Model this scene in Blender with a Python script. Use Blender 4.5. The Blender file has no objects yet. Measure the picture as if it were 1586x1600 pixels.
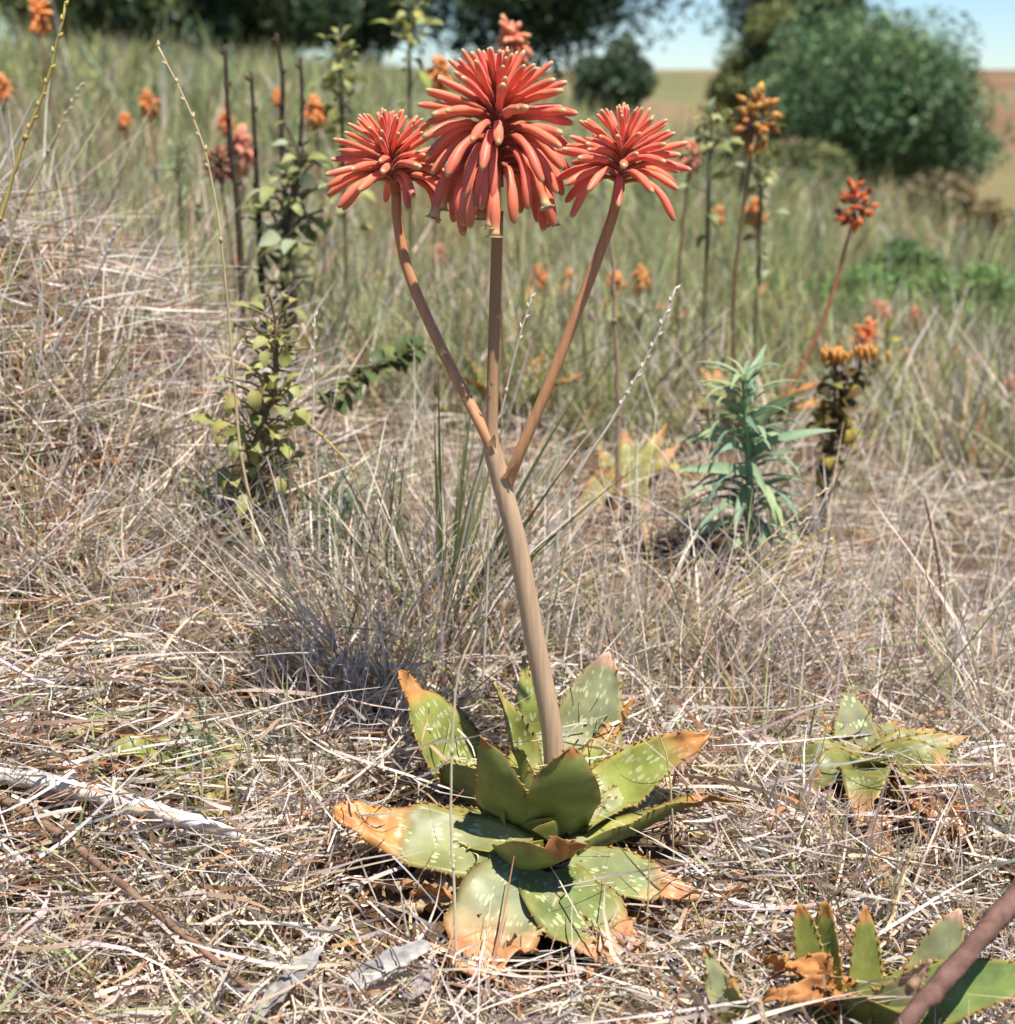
import bpy, math, random
import numpy as np
from mathutils import Vector, Matrix

random.seed(7)
RNG = np.random.default_rng(7)
SC = bpy.context.scene
COL = SC.collection
R = math.radians

# ------------------------------------------------------------------ camera
CAMZ = 0.72
PITCH = R(15.65)
FPX = 2462.0                       # focal length in pixels of the 1586 x 1600 picture
cam_d = bpy.data.cameras.new('camera')
cam = bpy.data.objects.new('camera', cam_d); COL.objects.link(cam)
cam.location = (0, 0, CAMZ)
cam.rotation_euler = (R(90) - PITCH, 0, 0)
cam_d.sensor_fit = 'VERTICAL'; cam_d.sensor_height = 24.0
cam_d.lens = 24.0 * FPX / 1600.0
cam_d.clip_start = 0.05; cam_d.clip_end = 6000
cam_d.dof.use_dof = True
cam_d.dof.focus_distance = 1.47
cam_d.dof.aperture_fstop = 4.4
SC.camera = cam

# ------------------------------------------------------------------ light
SUN_EL = R(69)
SUN_AZ = math.atan2(0.80, -1.0)   # measured from +Y towards +X: behind the camera
sdir = Vector((math.sin(SUN_AZ)*math.cos(SUN_EL), math.cos(SUN_AZ)*math.cos(SUN_EL), math.sin(SUN_EL)))
w = bpy.data.worlds.new('World'); SC.world = w; w.use_nodes = True
nt = w.node_tree; nt.nodes.clear()
sky = nt.nodes.new('ShaderNodeTexSky'); sky.sky_type = 'NISHITA'; sky.sun_disc = False
sky.sun_elevation = SUN_EL; sky.sun_rotation = SUN_AZ
sky.altitude = 1800; sky.air_density = 1.0; sky.dust_density = 0.0; sky.ozone_density = 1.5
bg = nt.nodes.new('ShaderNodeBackground'); bg.inputs['Strength'].default_value = 0.08
wo = nt.nodes.new('ShaderNodeOutputWorld')
tint = nt.nodes.new('ShaderNodeMix'); tint.data_type = 'RGBA'; tint.blend_type = 'MULTIPLY'
tint.inputs['Factor'].default_value = 1.0; tint.inputs['B'].default_value = (.66, .81, .99, 1)
nt.links.new(sky.outputs[0], tint.inputs['A']); nt.links.new(tint.outputs['Result'], bg.inputs['Color']); nt.links.new(bg.outputs[0], wo.inputs['Surface'])
sl = bpy.data.lights.new('sun', 'SUN'); sl.energy = 4.8; sl.angle = R(0.53); sl.color = (1.0, 0.95, 0.87)
so = bpy.data.objects.new('sun', sl); COL.objects.link(so)
so.rotation_euler = sdir.to_track_quat('Z', 'Y').to_euler()
so.location = (0, -5, 10)
SC.view_settings.view_transform = 'Standard'; SC.view_settings.look = 'None'
SC.view_settings.exposure = 0.86; SC.view_settings.gamma = 1.0
SC.view_settings.use_curve_mapping = False
SC.cycles.adaptive_threshold = 0.025
SC.cycles.max_bounces = 4
SC.cycles.diffuse_bounces = 2
SC.cycles.glossy_bounces = 1
SC.cycles.transmission_bounces = 2

# ------------------------------------------------------------------ maths helpers
FWD = np.array([0, math.cos(PITCH), -math.sin(PITCH)])
UPV = np.array([0, math.sin(PITCH), math.cos(PITCH)])
def A(*v): return np.array(v, float)
def nrm(v):
    v = np.asarray(v, float); n = np.linalg.norm(v, axis=-1, keepdims=True)
    return v / np.maximum(n, 1e-9)
def sstep(a, b, x):
    t = np.clip((np.asarray(x, float)-a)/(b-a), 0, 1); return t*t*(3-2*t)
def vnoise(x, y, seed=0):
    x = np.asarray(x, float); y = np.asarray(y, float)
    xi = np.floor(x).astype(np.int64); yi = np.floor(y).astype(np.int64)
    fx = x-xi; fy = y-yi; fx = fx*fx*(3-2*fx); fy = fy*fy*(3-2*fy)
    def hsh(a, b):
        n = (a*374761393 + b*668265263 + seed*974711) & 0xffffffff
        n = ((n ^ (n >> 13))*1274126177) & 0xffffffff
        return ((n ^ (n >> 16)) & 0xffff)/65535.0
    return ((hsh(xi, yi)*(1-fx)+hsh(xi+1, yi)*fx)*(1-fy) + (hsh(xi, yi+1)*(1-fx)+hsh(xi+1, yi+1)*fx)*fy)*2-1

def terrain(x, y):
    x = np.asarray(x, float); y = np.asarray(y, float)
    xl = np.maximum(-(x+0.15), 0); xr = np.maximum(x-0.25, 0)
    left = 1.0*(1-np.exp(-0.26*xl))
    right = -(0.13*xr+0.042*xr**2); right = -14.0*(1-np.exp(right/14.0))
    h = left*sstep(0.8, 2.4, y) + right*sstep(0.8, 2.2, y)
    h = h + 0.36*np.exp(-(((x+0.76)/0.36)**2 + ((y-2.30)/0.55)**2))
    h = h + 0.10*np.exp(-(((x+0.25)/0.22)**2 + ((y-2.0)/0.25)**2))
    h = h + 0.06*np.exp(-(((x-0.35)/0.25)**2 + ((y-2.1)/0.25)**2))
    h = h - 0.055*sstep(1.36, 1.14, y)
    bump = 0.042*vnoise(x*4.2, y*4.2, 3) + 0.016*vnoise(x*11, y*11, 4)
    h = h + bump*(1-np.exp(-((x-0.03)**2+(y-1.42)**2)/0.03))*sstep(60, 10, y)
    h = h + 0.12*vnoise(x*0.7, y*0.7, 5)*sstep(3, 7, y)
    far = sstep(70, 420, y+0.15*np.abs(x))
    h = h*(1-far) + far*(0.9 + 1.0*vnoise(x*0.006, y*0.006, 9)*sstep(300, 600, y)*0.3)
    return h
def ray(px, py): return FWD + A(1, 0, 0)*(px-793)/FPX - UPV*(py-800)/FPX
def at(px, py, Y):
    d = ray(px, py); return A(0, 0, CAMZ) + d*(Y/d[1])
def hit(px, py):
    d = ray(px, py); t = 0.5
    while t < 300:
        p = A(0, 0, CAMZ)+d*t
        if p[2] < float(terrain(p[0], p[1])): return p
        t *= 1.004
    return p
def above(px, py, Y, c=.014):
    p = at(px, py, Y)
    while p[2] < float(terrain(p[0], p[1]))+c and Y > .6: Y -= .004; p = at(px, py, Y)
    return p
def gz(x, y): return float(terrain(x, y))

# ------------------------------------------------------------------ mesh helpers
class MB:
    """Collects vertices, faces, per-vertex colours and uv of ONE mesh."""
    def __init__(s): s.v = []; s.f = []; s.c = []; s.u = []; s.k = []
    def add(s, vs, fs, cs, us=None, ks=None):
        o = len(s.v); vs = np.asarray(vs, float)
        s.v.extend(vs.tolist()); s.f.extend([[i+o for i in f] for f in fs])
        cs = np.asarray(cs, float)
        if cs.ndim == 1: cs = np.tile(cs, (len(vs), 1))
        s.c.extend(cs.tolist())
        s.u.extend(us if us is not None else [(0., 0.)]*len(vs))
        s.k.extend(ks if ks is not None else [0.]*len(vs))
    def tube(s, pts, rad, col, sides=7, cap=True):
        pts = np.asarray(pts, float); n = len(pts)
        rad = np.broadcast_to(np.asarray(rad, float), (n,))
        T = nrm(np.gradient(pts, axis=0)); a = A(0, 0, 1) if abs(T[0][2]) < .9 else A(1, 0, 0)
        N = nrm(np.cross(T[0], a)); vs = []; fs = []; cs = []
        col = np.asarray(col, float)
        for i in range(n):
            N = nrm(N - T[i]*np.dot(N, T[i])); B = np.cross(T[i], N)
            for k in range(sides):
                t = 2*math.pi*k/sides
                vs.append(pts[i]+rad[i]*(math.cos(t)*N+math.sin(t)*B)); cs.append(col if col.ndim == 1 else col[i])
        for i in range(n-1):
            for k in range(sides):
                k2 = (k+1) % sides
                fs.append([i*sides+k, i*sides+k2, (i+1)*sides+k2, (i+1)*sides+k])
        if cap:
            fs.append(list(range(sides))[::-1]); fs.append([(n-1)*sides+k for k in range(sides)])
        s.add(vs, fs, cs)
    def mesh(s, name, mat, origin=(0, 0, 0), smooth=True):
        me = bpy.data.meshes.new(name)
        v = np.asarray(s.v, float)-np.asarray(origin, float)
        me.from_pydata(v.tolist(), [], s.f)
        me.materials.append(mat)
        ca = me.color_attributes.new('Col', 'FLOAT_COLOR', 'POINT')
        c = np.ones((len(v), 4), np.float32); c[:, :3] = np.asarray(s.c); ca.data.foreach_set('color', c.ravel())
        ka = me.attributes.new('spot', 'FLOAT', 'POINT'); ka.data.foreach_set('value', np.asarray(s.k, np.float32))
        ul = me.uv_layers.new(name='UVMap'); idx = np.empty(len(me.loops), np.int32); me.loops.foreach_get('vertex_index', idx)
        ul.data.foreach_set('uv', np.asarray(s.u, np.float32)[idx].ravel())
        if smooth: me.polygons.foreach_set('use_smooth', np.ones(len(me.polygons), bool))
        me.update(); return me
    def build(s, name, mat, parent=None, origin=(0, 0, 0), smooth=True):
        return obj(name, s.mesh(name, mat, origin, smooth), parent)
def obj(name, me, parent=None):
    o = bpy.data.objects.new(name, me); COL.objects.link(o)
    if parent is not None: o.parent = parent
    return o
def thing(name, label, cat, loc, group=None):
    o = bpy.data.objects.new(name, None); COL.objects.link(o); o.location = tuple(loc)
    o.empty_display_size = 0.02
    return tag(o, label, cat, group)
def tag(o, label=None, cat=None, group=None, kind=None):
    if label: o['label'] = label
    if cat: o['category'] = cat
    if group: o['group'] = group
    if kind: o['kind'] = kind
    return o
def spline(pts, n):
    pts = np.asarray(pts, float); m = len(pts)
    if m == 2: return pts[0]+(pts[1]-pts[0])*np.linspace(0, 1, n)[:, None]
    P = np.vstack([2*pts[0]-pts[1], pts, 2*pts[-1]-pts[-2]]); out = []
    for t in np.linspace(0, m-1-1e-6, n):
        i = int(t); f = t-i; p0, p1, p2, p3 = P[i:i+4]
        out.append(.5*((2*p1)+(-p0+p2)*f+(2*p0-5*p1+4*p2-p3)*f*f+(-p0+3*p1-3*p2+p3)*f**3))
    return np.array(out)

# ------------------------------------------------------------------ materials
def new_mat(name):
    m = bpy.data.materials.new(name); m.use_nodes = True
    t = m.node_tree; t.nodes.clear(); return m, t, t.nodes, t.links
def plant_mat(name, rough=.55, trans=.25, spec=.3, nscale=60., namp=.25, spots=False, bump=0., sheen=0., grain=False):
    """Colour comes from the 'Col' attribute, broken up by object-space noise; thin tissue lets light through."""
    m, t, N, L = new_mat(name)
    at_ = N.new('ShaderNodeAttribute'); at_.attribute_name = 'Col'
    tc = N.new('ShaderNodeTexCoord'); no = N.new('ShaderNodeTexNoise')
    no.inputs['Scale'].default_value = nscale; no.inputs['Detail'].default_value = 4
    if grain:
        gm = N.new('ShaderNodeMapping'); gm.inputs['Scale'].default_value = (3., 3., .12)
        L.new(tc.outputs['Object'], gm.inputs['Vector']); L.new(gm.outputs[0], no.inputs['Vector'])
    else: L.new(tc.outputs['Object'], no.inputs['Vector'])
    mr = N.new('ShaderNodeMapRange'); mr.inputs['From Min'].default_value = .3; mr.inputs['From Max'].default_value = .7
    mr.inputs['To Min'].default_value = 1-namp; mr.inputs['To Max'].default_value = 1+namp
    L.new(no.outputs['Fac'], mr.inputs['Value'])
    mul = N.new('ShaderNodeVectorMath'); mul.operation = 'SCALE'
    L.new(at_.outputs['Color'], mul.inputs[0]); L.new(mr.outputs[0], mul.inputs['Scale'])
    colr = mul.outputs[0]
    if spots:
        uv = N.new('ShaderNodeUVMap'); uv.uv_map = 'UVMap'
        sp = N.new('ShaderNodeAttribute'); sp.attribute_name = 'spot'
        mp = N.new('ShaderNodeMapping'); mp.inputs['Scale'].default_value = (250, 92, 1)
        L.new(uv.outputs[0], mp.inputs['Vector'])
        vo = N.new('ShaderNodeTexVoronoi'); vo.inputs['Scale'].default_value = 1.0; vo.inputs['Randomness'].default_value = .8
        L.new(mp.outputs[0], vo.inputs['Vector'])
        n2 = N.new('ShaderNodeTexNoise'); n2.inputs['Scale'].default_value = 1.0
        mp2 = N.new('ShaderNodeMapping'); mp2.inputs['Scale'].default_value = (14, 55, 1)
        L.new(uv.outputs[0], mp2.inputs['Vector']); L.new(mp2.outputs[0], n2.inputs['Vector'])
        th = N.new('ShaderNodeMapRange'); th.inputs['From Min'].default_value = .34; th.inputs['From Max'].default_value = .58
        th.inputs['To Min'].default_value = .0; th.inputs['To Max'].default_value = .50
        L.new(n2.outputs['Fac'], th.inputs['Value'])
        sub = N.new('ShaderNodeMath'); sub.operation = 'SUBTRACT'; L.new(th.outputs[0], sub.inputs[0]); L.new(vo.outputs['Distance'], sub.inputs[1])
        sm = N.new('ShaderNodeMapRange'); sm.inputs['From Min'].default_value = -.02; sm.inputs['From Max'].default_value = .10
        L.new(sub.outputs[0], sm.inputs['Value'])
        fm = N.new('ShaderNodeMath'); fm.operation = 'MULTIPLY'; L.new(sm.outputs[0], fm.inputs[0]); L.new(sp.outputs['Fac'], fm.inputs[1])
        mx = N.new('ShaderNodeMix'); mx.data_type = 'RGBA'; mx.inputs['B'].default_value = (.46, .50, .25, 1)
        L.new(fm.outputs[0], mx.inputs['Factor']); L.new(colr, mx.inputs['A']); colr = mx.outputs['Result']
    bs = N.new('ShaderNodeBsdfPrincipled'); bs.inputs['Roughness'].default_value = rough
    bs.inputs['Specular IOR Level'].default_value = spec
    if sheen:
        bs.inputs['Sheen Weight'].default_value = sheen; bs.inputs['Sheen Roughness'].default_value = .4
    L.new(colr, bs.inputs['Base Color'])
    if bump:
        bp = N.new('ShaderNodeBump'); bp.inputs['Strength'].default_value = bump; bp.inputs['Distance'].default_value = .002
        L.new(no.outputs['Fac'], bp.inputs['Height']); L.new(bp.outputs[0], bs.inputs['Normal'])
    ou = N.new('ShaderNodeOutputMaterial')
    if trans:
        tr = N.new('ShaderNodeBsdfTranslucent'); L.new(colr, tr.inputs['Color'])
        ms = N.new('ShaderNodeMixShader'); ms.inputs[0].default_value = trans
        L.new(bs.outputs[0], ms.inputs[1]); L.new(tr.outputs[0], ms.inputs[2]); L.new(ms.outputs[0], ou.inputs['Surface'])
    else: L.new(bs.outputs[0], ou.inputs['Surface'])
    return m
M_LEAF = plant_mat('aloe_leaf', .45, .18, .4, 48, .27, spots=True, bump=.15)
M_DRY = plant_mat('dry_leaf', .7, .25, .15, 70, .35, bump=.5)
M_STALK = plant_mat('flower_stalk', .5, .0, .35, 90, .15, bump=.25, grain=True)
M_PETAL = plant_mat('petal', .42, .22, .35, 60, .10, sheen=.25)
M_STRAW = plant_mat('straw', .55, .28, .25, 30, .18)
M_HERB = plant_mat('herb_leaf', .5, .30, .3, 40, .18)
M_WOOD = plant_mat('weathered_wood', .8, .0, .1, 80, .35, bump=.6)
M_TREE = plant_mat('tree_leaf', .5, .22, .3, 1.5, .3)
M_BARK = plant_mat('bark', .9, .0, .1, 6, .4, bump=.5)

def ground_mat():
    m, t, N, L = new_mat('soil_and_pasture')
    geo = N.new('ShaderNodeNewGeometry'); sx = N.new('ShaderNodeSeparateXYZ'); L.new(geo.outputs['Position'], sx.inputs[0])
    n1 = N.new('ShaderNodeTexNoise'); n1.inputs['Scale'].default_value = 22; n1.inputs['Detail'].default_value = 8
    L.new(geo.outputs['Position'], n1.inputs['Vector'])
    r1 = N.new('ShaderNodeValToRGB'); e = r1.color_ramp.elements
    e[0].position = .3; e[0].color = (.045, .026, .014, 1); e[1].position = .72; e[1].color = (.17, .115, .065, 1)
    L.new(n1.outputs['Fac'], r1.inputs[0])
    n2 = N.new('ShaderNodeTexNoise'); n2.inputs['Scale'].default_value = .045; n2.inputs['Detail'].default_value = 6
    L.new(geo.outputs['Position'], n2.inputs['Vector'])
    r2 = N.new('ShaderNodeValToRGB'); e = r2.color_ramp.elements
    e[0].position = .35; e[0].color = (.13, .14, .06, 1); e[1].position = .66; e[1].color = (.21, .14, .08, 1)
    el = r2.color_ramp.elements.new(.5); el.color = (.18, .16, .075, 1)
    L.new(n2.outputs['Fac'], r2.inputs[0])
    # the far pasture right of the valley is bare reddish ground
    fx = N.new('ShaderNodeMapRange'); fx.inputs['From Min'].default_value = 30; fx.inputs['From Max'].default_value = 70
    L.new(sx.outputs[0], fx.inputs['Value'])
    m2 = N.new('ShaderNodeMix'); m2.data_type = 'RGBA'; m2.inputs['B'].default_value = (.18, .095, .055, 1)
    fm = N.new('ShaderNodeMath'); fm.operation = 'MULTIPLY'; n3 = N.new('ShaderNodeTexNoise'); n3.inputs['Scale'].default_value = .03; n3.inputs['Detail'].default_value = 7
    L.new(geo.outputs['Position'], n3.inputs['Vector']); r3 = N.new('ShaderNodeMapRange'); r3.inputs['From Min'].default_value = .36; r3.inputs['From Max'].default_value = .56; L.new(n3.outputs['Fac'], r3.inputs['Value'])
    L.new(fx.outputs[0], fm.inputs[0]); L.new(r3.outputs[0], fm.inputs[1]); L.new(fm.outputs[0], m2.inputs['Factor']); L.new(r2.outputs[0], m2.inputs['A'])
    mr = N.new('ShaderNodeMapRange'); mr.inputs['From Min'].default_value = 6; mr.inputs['From Max'].default_value = 25
    L.new(sx.outputs[1], mr.inputs['Value'])
    mx = N.new('ShaderNodeMix'); mx.data_type = 'RGBA'
    L.new(mr.outputs[0], mx.inputs['Factor']); L.new(r1.outputs[0], mx.inputs['A']); L.new(m2.outputs['Result'], mx.inputs['B'])
    bs = N.new('ShaderNodeBsdfPrincipled'); bs.inputs['Roughness'].default_value = .95; bs.inputs['Specular IOR Level'].default_value = .1
    L.new(mx.outputs['Result'], bs.inputs['Base Color'])
    bp = N.new('ShaderNodeBump'); bp.inputs['Strength'].default_value = .8; bp.inputs['Distance'].default_value = .02
    L.new(n1.outputs['Fac'], bp.inputs['Height']); L.new(bp.outputs[0], bs.inputs['Normal'])
    ou = N.new('ShaderNodeOutputMaterial'); L.new(bs.outputs[0], ou.inputs['Surface'])
    return m

# ------------------------------------------------------------------ ground
def make_ground():
    ys = np.concatenate([np.linspace(-3, 0.4, 10)[:-1], np.arange(0.4, 4, .035), 4*np.exp(np.linspace(0, math.log(3000/4), 130))])
    pos = np.concatenate([np.arange(0, 1.6, .04), 1.6*np.exp(np.linspace(0, math.log(2500/1.6), 75))])
    xs = np.concatenate([-pos[::-1][:-1], pos])
    X, Y = np.meshgrid(xs, ys); Z = terrain(X, Y)
    nx, ny = len(xs), len(ys)
    v = np.stack([X.ravel(), Y.ravel(), Z.ravel()], 1)
    i = np.arange(nx*ny).reshape(ny, nx)
    f = np.stack([i[:-1, :-1].ravel(), i[:-1, 1:].ravel(), i[1:, 1:].ravel(), i[1:, :-1].ravel()], 1)
    me = bpy.data.meshes.new('ground'); me.from_pydata(v.tolist(), [], f.tolist())
    me.polygons.foreach_set('use_smooth', np.ones(len(me.polygons), bool)); me.materials.append(ground_mat())
    tag(obj('ground', me), 'dry hillside soil under the grass', None, None, 'structure')
make_ground()

# ------------------------------------------------------------------ trees
def crown_mesh(name, centers, radii, n, size, cols, origin, rs, flat=.7):
    """Leaf-sized faces scattered in uneven clumps through the crown's volume."""
    k = rs.integers(0, len(centers), n)
    d = rs.normal(size=(n, 3))*.60; d = d/np.maximum(np.linalg.norm(d, axis=1, keepdims=True)/1.25, 1)
    p = centers[k] + d*radii[k][:, None]*A(1, 1, flat)
    a = nrm(rs.normal(size=(n, 3))+A(0, 0, .6)); b = nrm(np.cross(a, rs.normal(size=(n, 3)))); c = np.cross(a, b)
    s = size*(.6+.8*rs.random((n, 1)))
    v = np.stack([p-b*s, p+c*s*.45+a*s*.1, p+b*s, p-c*s*.45+a*s*.1], 1).reshape(-1, 3)
    f = np.arange(4*n).reshape(n, 4)
    cc = cols[rs.integers(0, len(cols), len(centers))][k]*(.6+.8*rs.random((n, 1)))*(1+.10*rs.normal(size=(n, 3)))
    return quads(name, v-np.asarray(origin), f, np.repeat(cc, 4, 0), M_TREE)
def quads(name, v, f, c, mat):
    me = bpy.data.meshes.new(name)
    me.vertices.add(len(v)); me.vertices.foreach_set('co', np.ascontiguousarray(v, np.float32).ravel())
    me.loops.add(f.size); me.loops.foreach_set('vertex_index', np.ascontiguousarray(f, np.int32).ravel())
    me.polygons.add(len(f)); me.polygons.foreach_set('loop_start', np.arange(0, f.size, f.shape[1], dtype=np.int32))
    me.update(calc_edges=True)
    ca = me.color_attributes.new('Col', 'FLOAT_COLOR', 'POINT')
    cc = np.ones((len(v), 4), np.float32); cc[:, :3] = c; ca.data.foreach_set('color', cc.ravel())
    me.materials.append(mat); me.validate(); return me
def tree(name, label, cat, base, H, Wd, seed, cols, leaf=.10, n=14000, trunk_r=.12, crown_z=(.3, 1.), clumps=46, lean=0., group=None, depth=None, flat=.8, rad=(.16, .30), low=-.6):
    rs = np.random.default_rng(seed); base = np.asarray(base, float)
    base[2] = gz(base[0], base[1])-.03
    root = thing(name, label, cat, base, group)
    zc = H*(crown_z[0]+crown_z[1])/2; hz = H*(crown_z[1]-crown_z[0])/2; hw = Wd/2; hd = (depth or Wd)/2
    d = nrm(rs.normal(size=(clumps, 3)))*(.45+.42*rs.random((clumps, 1)))
    d[:, 2] = np.where(d[:, 2] < low, low+.1*rs.random(clumps), d[:, 2])
    cen = base + A(lean, 0, zc) + d*A(hw, hd, hz)
    rr = min(hw, hz*1.3)*(rad[0]+(rad[1]-rad[0])*rs.random(clumps))*1.35
    bark = MB(); top = base+A(lean*.8, 0, H*(crown_z[0]+.28*(crown_z[1]-crown_z[0])))
    path = spline([base, base+(top-base)*.5+A(rs.normal()*.04*H, rs.normal()*.04*H, 0), top], 8)
    bark.tube(path, np.linspace(trunk_r, trunk_r*.55, 8), A(.13, .10, .07), 8)
    tr = bark.build('trunk', M_BARK, root, base)
    lm = MB()
    for q in cen[::2]:
        st = path[rs.integers(3, 8)]
        lm.tube(spline([st, (st+q)/2+A(0, 0, .08*H), q], 5), np.linspace(trunk_r*.42, trunk_r*.1, 5), A(.13, .10, .07), 5)
    lm.build('limbs', M_BARK, root, base)
    obj('crown', crown_mesh('crown', cen, rr, n, leaf, np.array(cols), base, rs, flat), root)
    return root
DKG = [(.035, .065, .03), (.045, .08, .035), (.06, .095, .04)]
BLG = [(.11, .19, .09), (.14, .235, .11), (.17, .25, .105), (.085, .15, .07)]
OLG = [(.15, .18, .06), (.18, .20, .065), (.11, .14, .05)]
YLG = [(.22, .22, .08), (.18, .20, .07), (.25, .2, .1)]
def tree_at(px, py, Y, **k):
    p = at(px, py, Y); return dict(base=(p[0], Y, 0), **k)
p = at(1385, 430, 30)
tree('bushy_tree', 'rounded blue-green bushy tree on a slender trunk at the valley edge', 'tree', (p[0]-.5, 30, 0), 4.35, 4.5, 11, BLG, .065, 42000, .12, (.18, .95), 60, low=-.75, rad=(.16, .36))
p = at(1190, 250, 37)
tree('bushy_tree', 'olive-green tree directly behind the rounded blue-green bushy tree', 'tree', (p[0], 37, 0), 4.5, 2.5, 12, OLG, .08, 18000, .12, (.1, .95), 44, low=-.8)
p = at(1235, 30, 62)
tree('tall_tree', 'dark tall tree with sparse top rising behind the olive-green tree', 'tree', (p[0], 62, 0), 9.2, 5.6, 13, DKG, .13, 11000, .2, (.64, 1.15), 40)
p = at(820, 60, 46)
tree('spreading_tree', 'large dark spreading tree with a crown overhanging the hill crest', 'tree', (p[0], 46, 0), 8.5, 9.0, 14, DKG, .13, 38000, .3, (.05, 1.), 90, low=-.8)
for i, (px, Y, H, W_, lab) in enumerate([
        (560, 40, 4.2, 4.0, 'dark round tree on the crest beside the large spreading tree'),
        (420, 36, 3.0, 3.6, 'low dark green tree on the crest behind the bare brown stalks'),
        (290, 33, 3.2, 3.4, 'dark green crest tree between the low tree and the brushy thicket'),
        (150, 30, 3.0, 3.4, 'olive and dark brushy tree rising behind the tall brown grass bank')]):
    p = at(px, 60, Y)
    tree('crest_tree', lab, 'tree', (p[0], Y, 0), H, W_, 20+i, DKG if i < 3 else DKG+OLG, .12, 10000,   .14, (.0, 1.), 34, low=-.85, group='trees along the hill crest')
for i, (px, py, Y, H, W_, cols, lab) in enumerate([
        (958, 150, 27, 1.9, 1.75, [(.09, .13, .07), (.07, .11, .055)], 'small grey-green bush below the overhanging dark crown'),
        (1572, 330, 26, 2.3, 1.6, BLG, 'dark blue-green bush on the valley slope beyond the dry shrub'),
        (1235, 390, 19, .95, 1.9, YLG+OLG, 'yellow-olive shrub at the foot of the bushy tree'),
        (1450, 410, 17, 1.1, 2.4, [(.33, .24, .13), (.28, .22, .1), (.22, .18, .09)], 'straw-brown dry shrub beside the slender trunk of the bushy tree'),
        (1510, 520, 6.2, .42, 1.3, [(.17, .30, .08), (.21, .32, .10)], 'low bright green shrub behind the small salmon aloe flowers'),
        (1300, 520, 5.8, .34, .75, [(.17, .29, .08), (.22, .31, .11)], 'bright green low shrub downhill from the orange-tipped stems'),
        (1405, 490, 7.5, .36, .6, [(.11, .20, .06), (.14, .2, .07)], 'small mid-green shrub between the two bright green shrubs'),
        (1575, 870, 3.6, .16, .30, [(.10, .17, .05), (.12, .2, .06)], 'small green cushion plant among pinkish dry grass'),
        (1420, 800, 4.6, .18, .18, [(.20, .27, .10), (.17, .25, .09)], 'pale green seedling bush beside the dark leafy rusty stem'),
        (1130, 395, 12, .7, .9, OLG, 'olive shrublet beyond the orange aloe flowers on the slope')]):
    p = at(px, py, Y)
    tree('shrub', lab, 'shrub', (p[0], Y, 0), H*.8, W_*.72, 40+i, cols, max(.008, .0024*Y), 9000, .012+.03*H*.3, (.05, 1.), 30, low=-.9)

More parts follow.
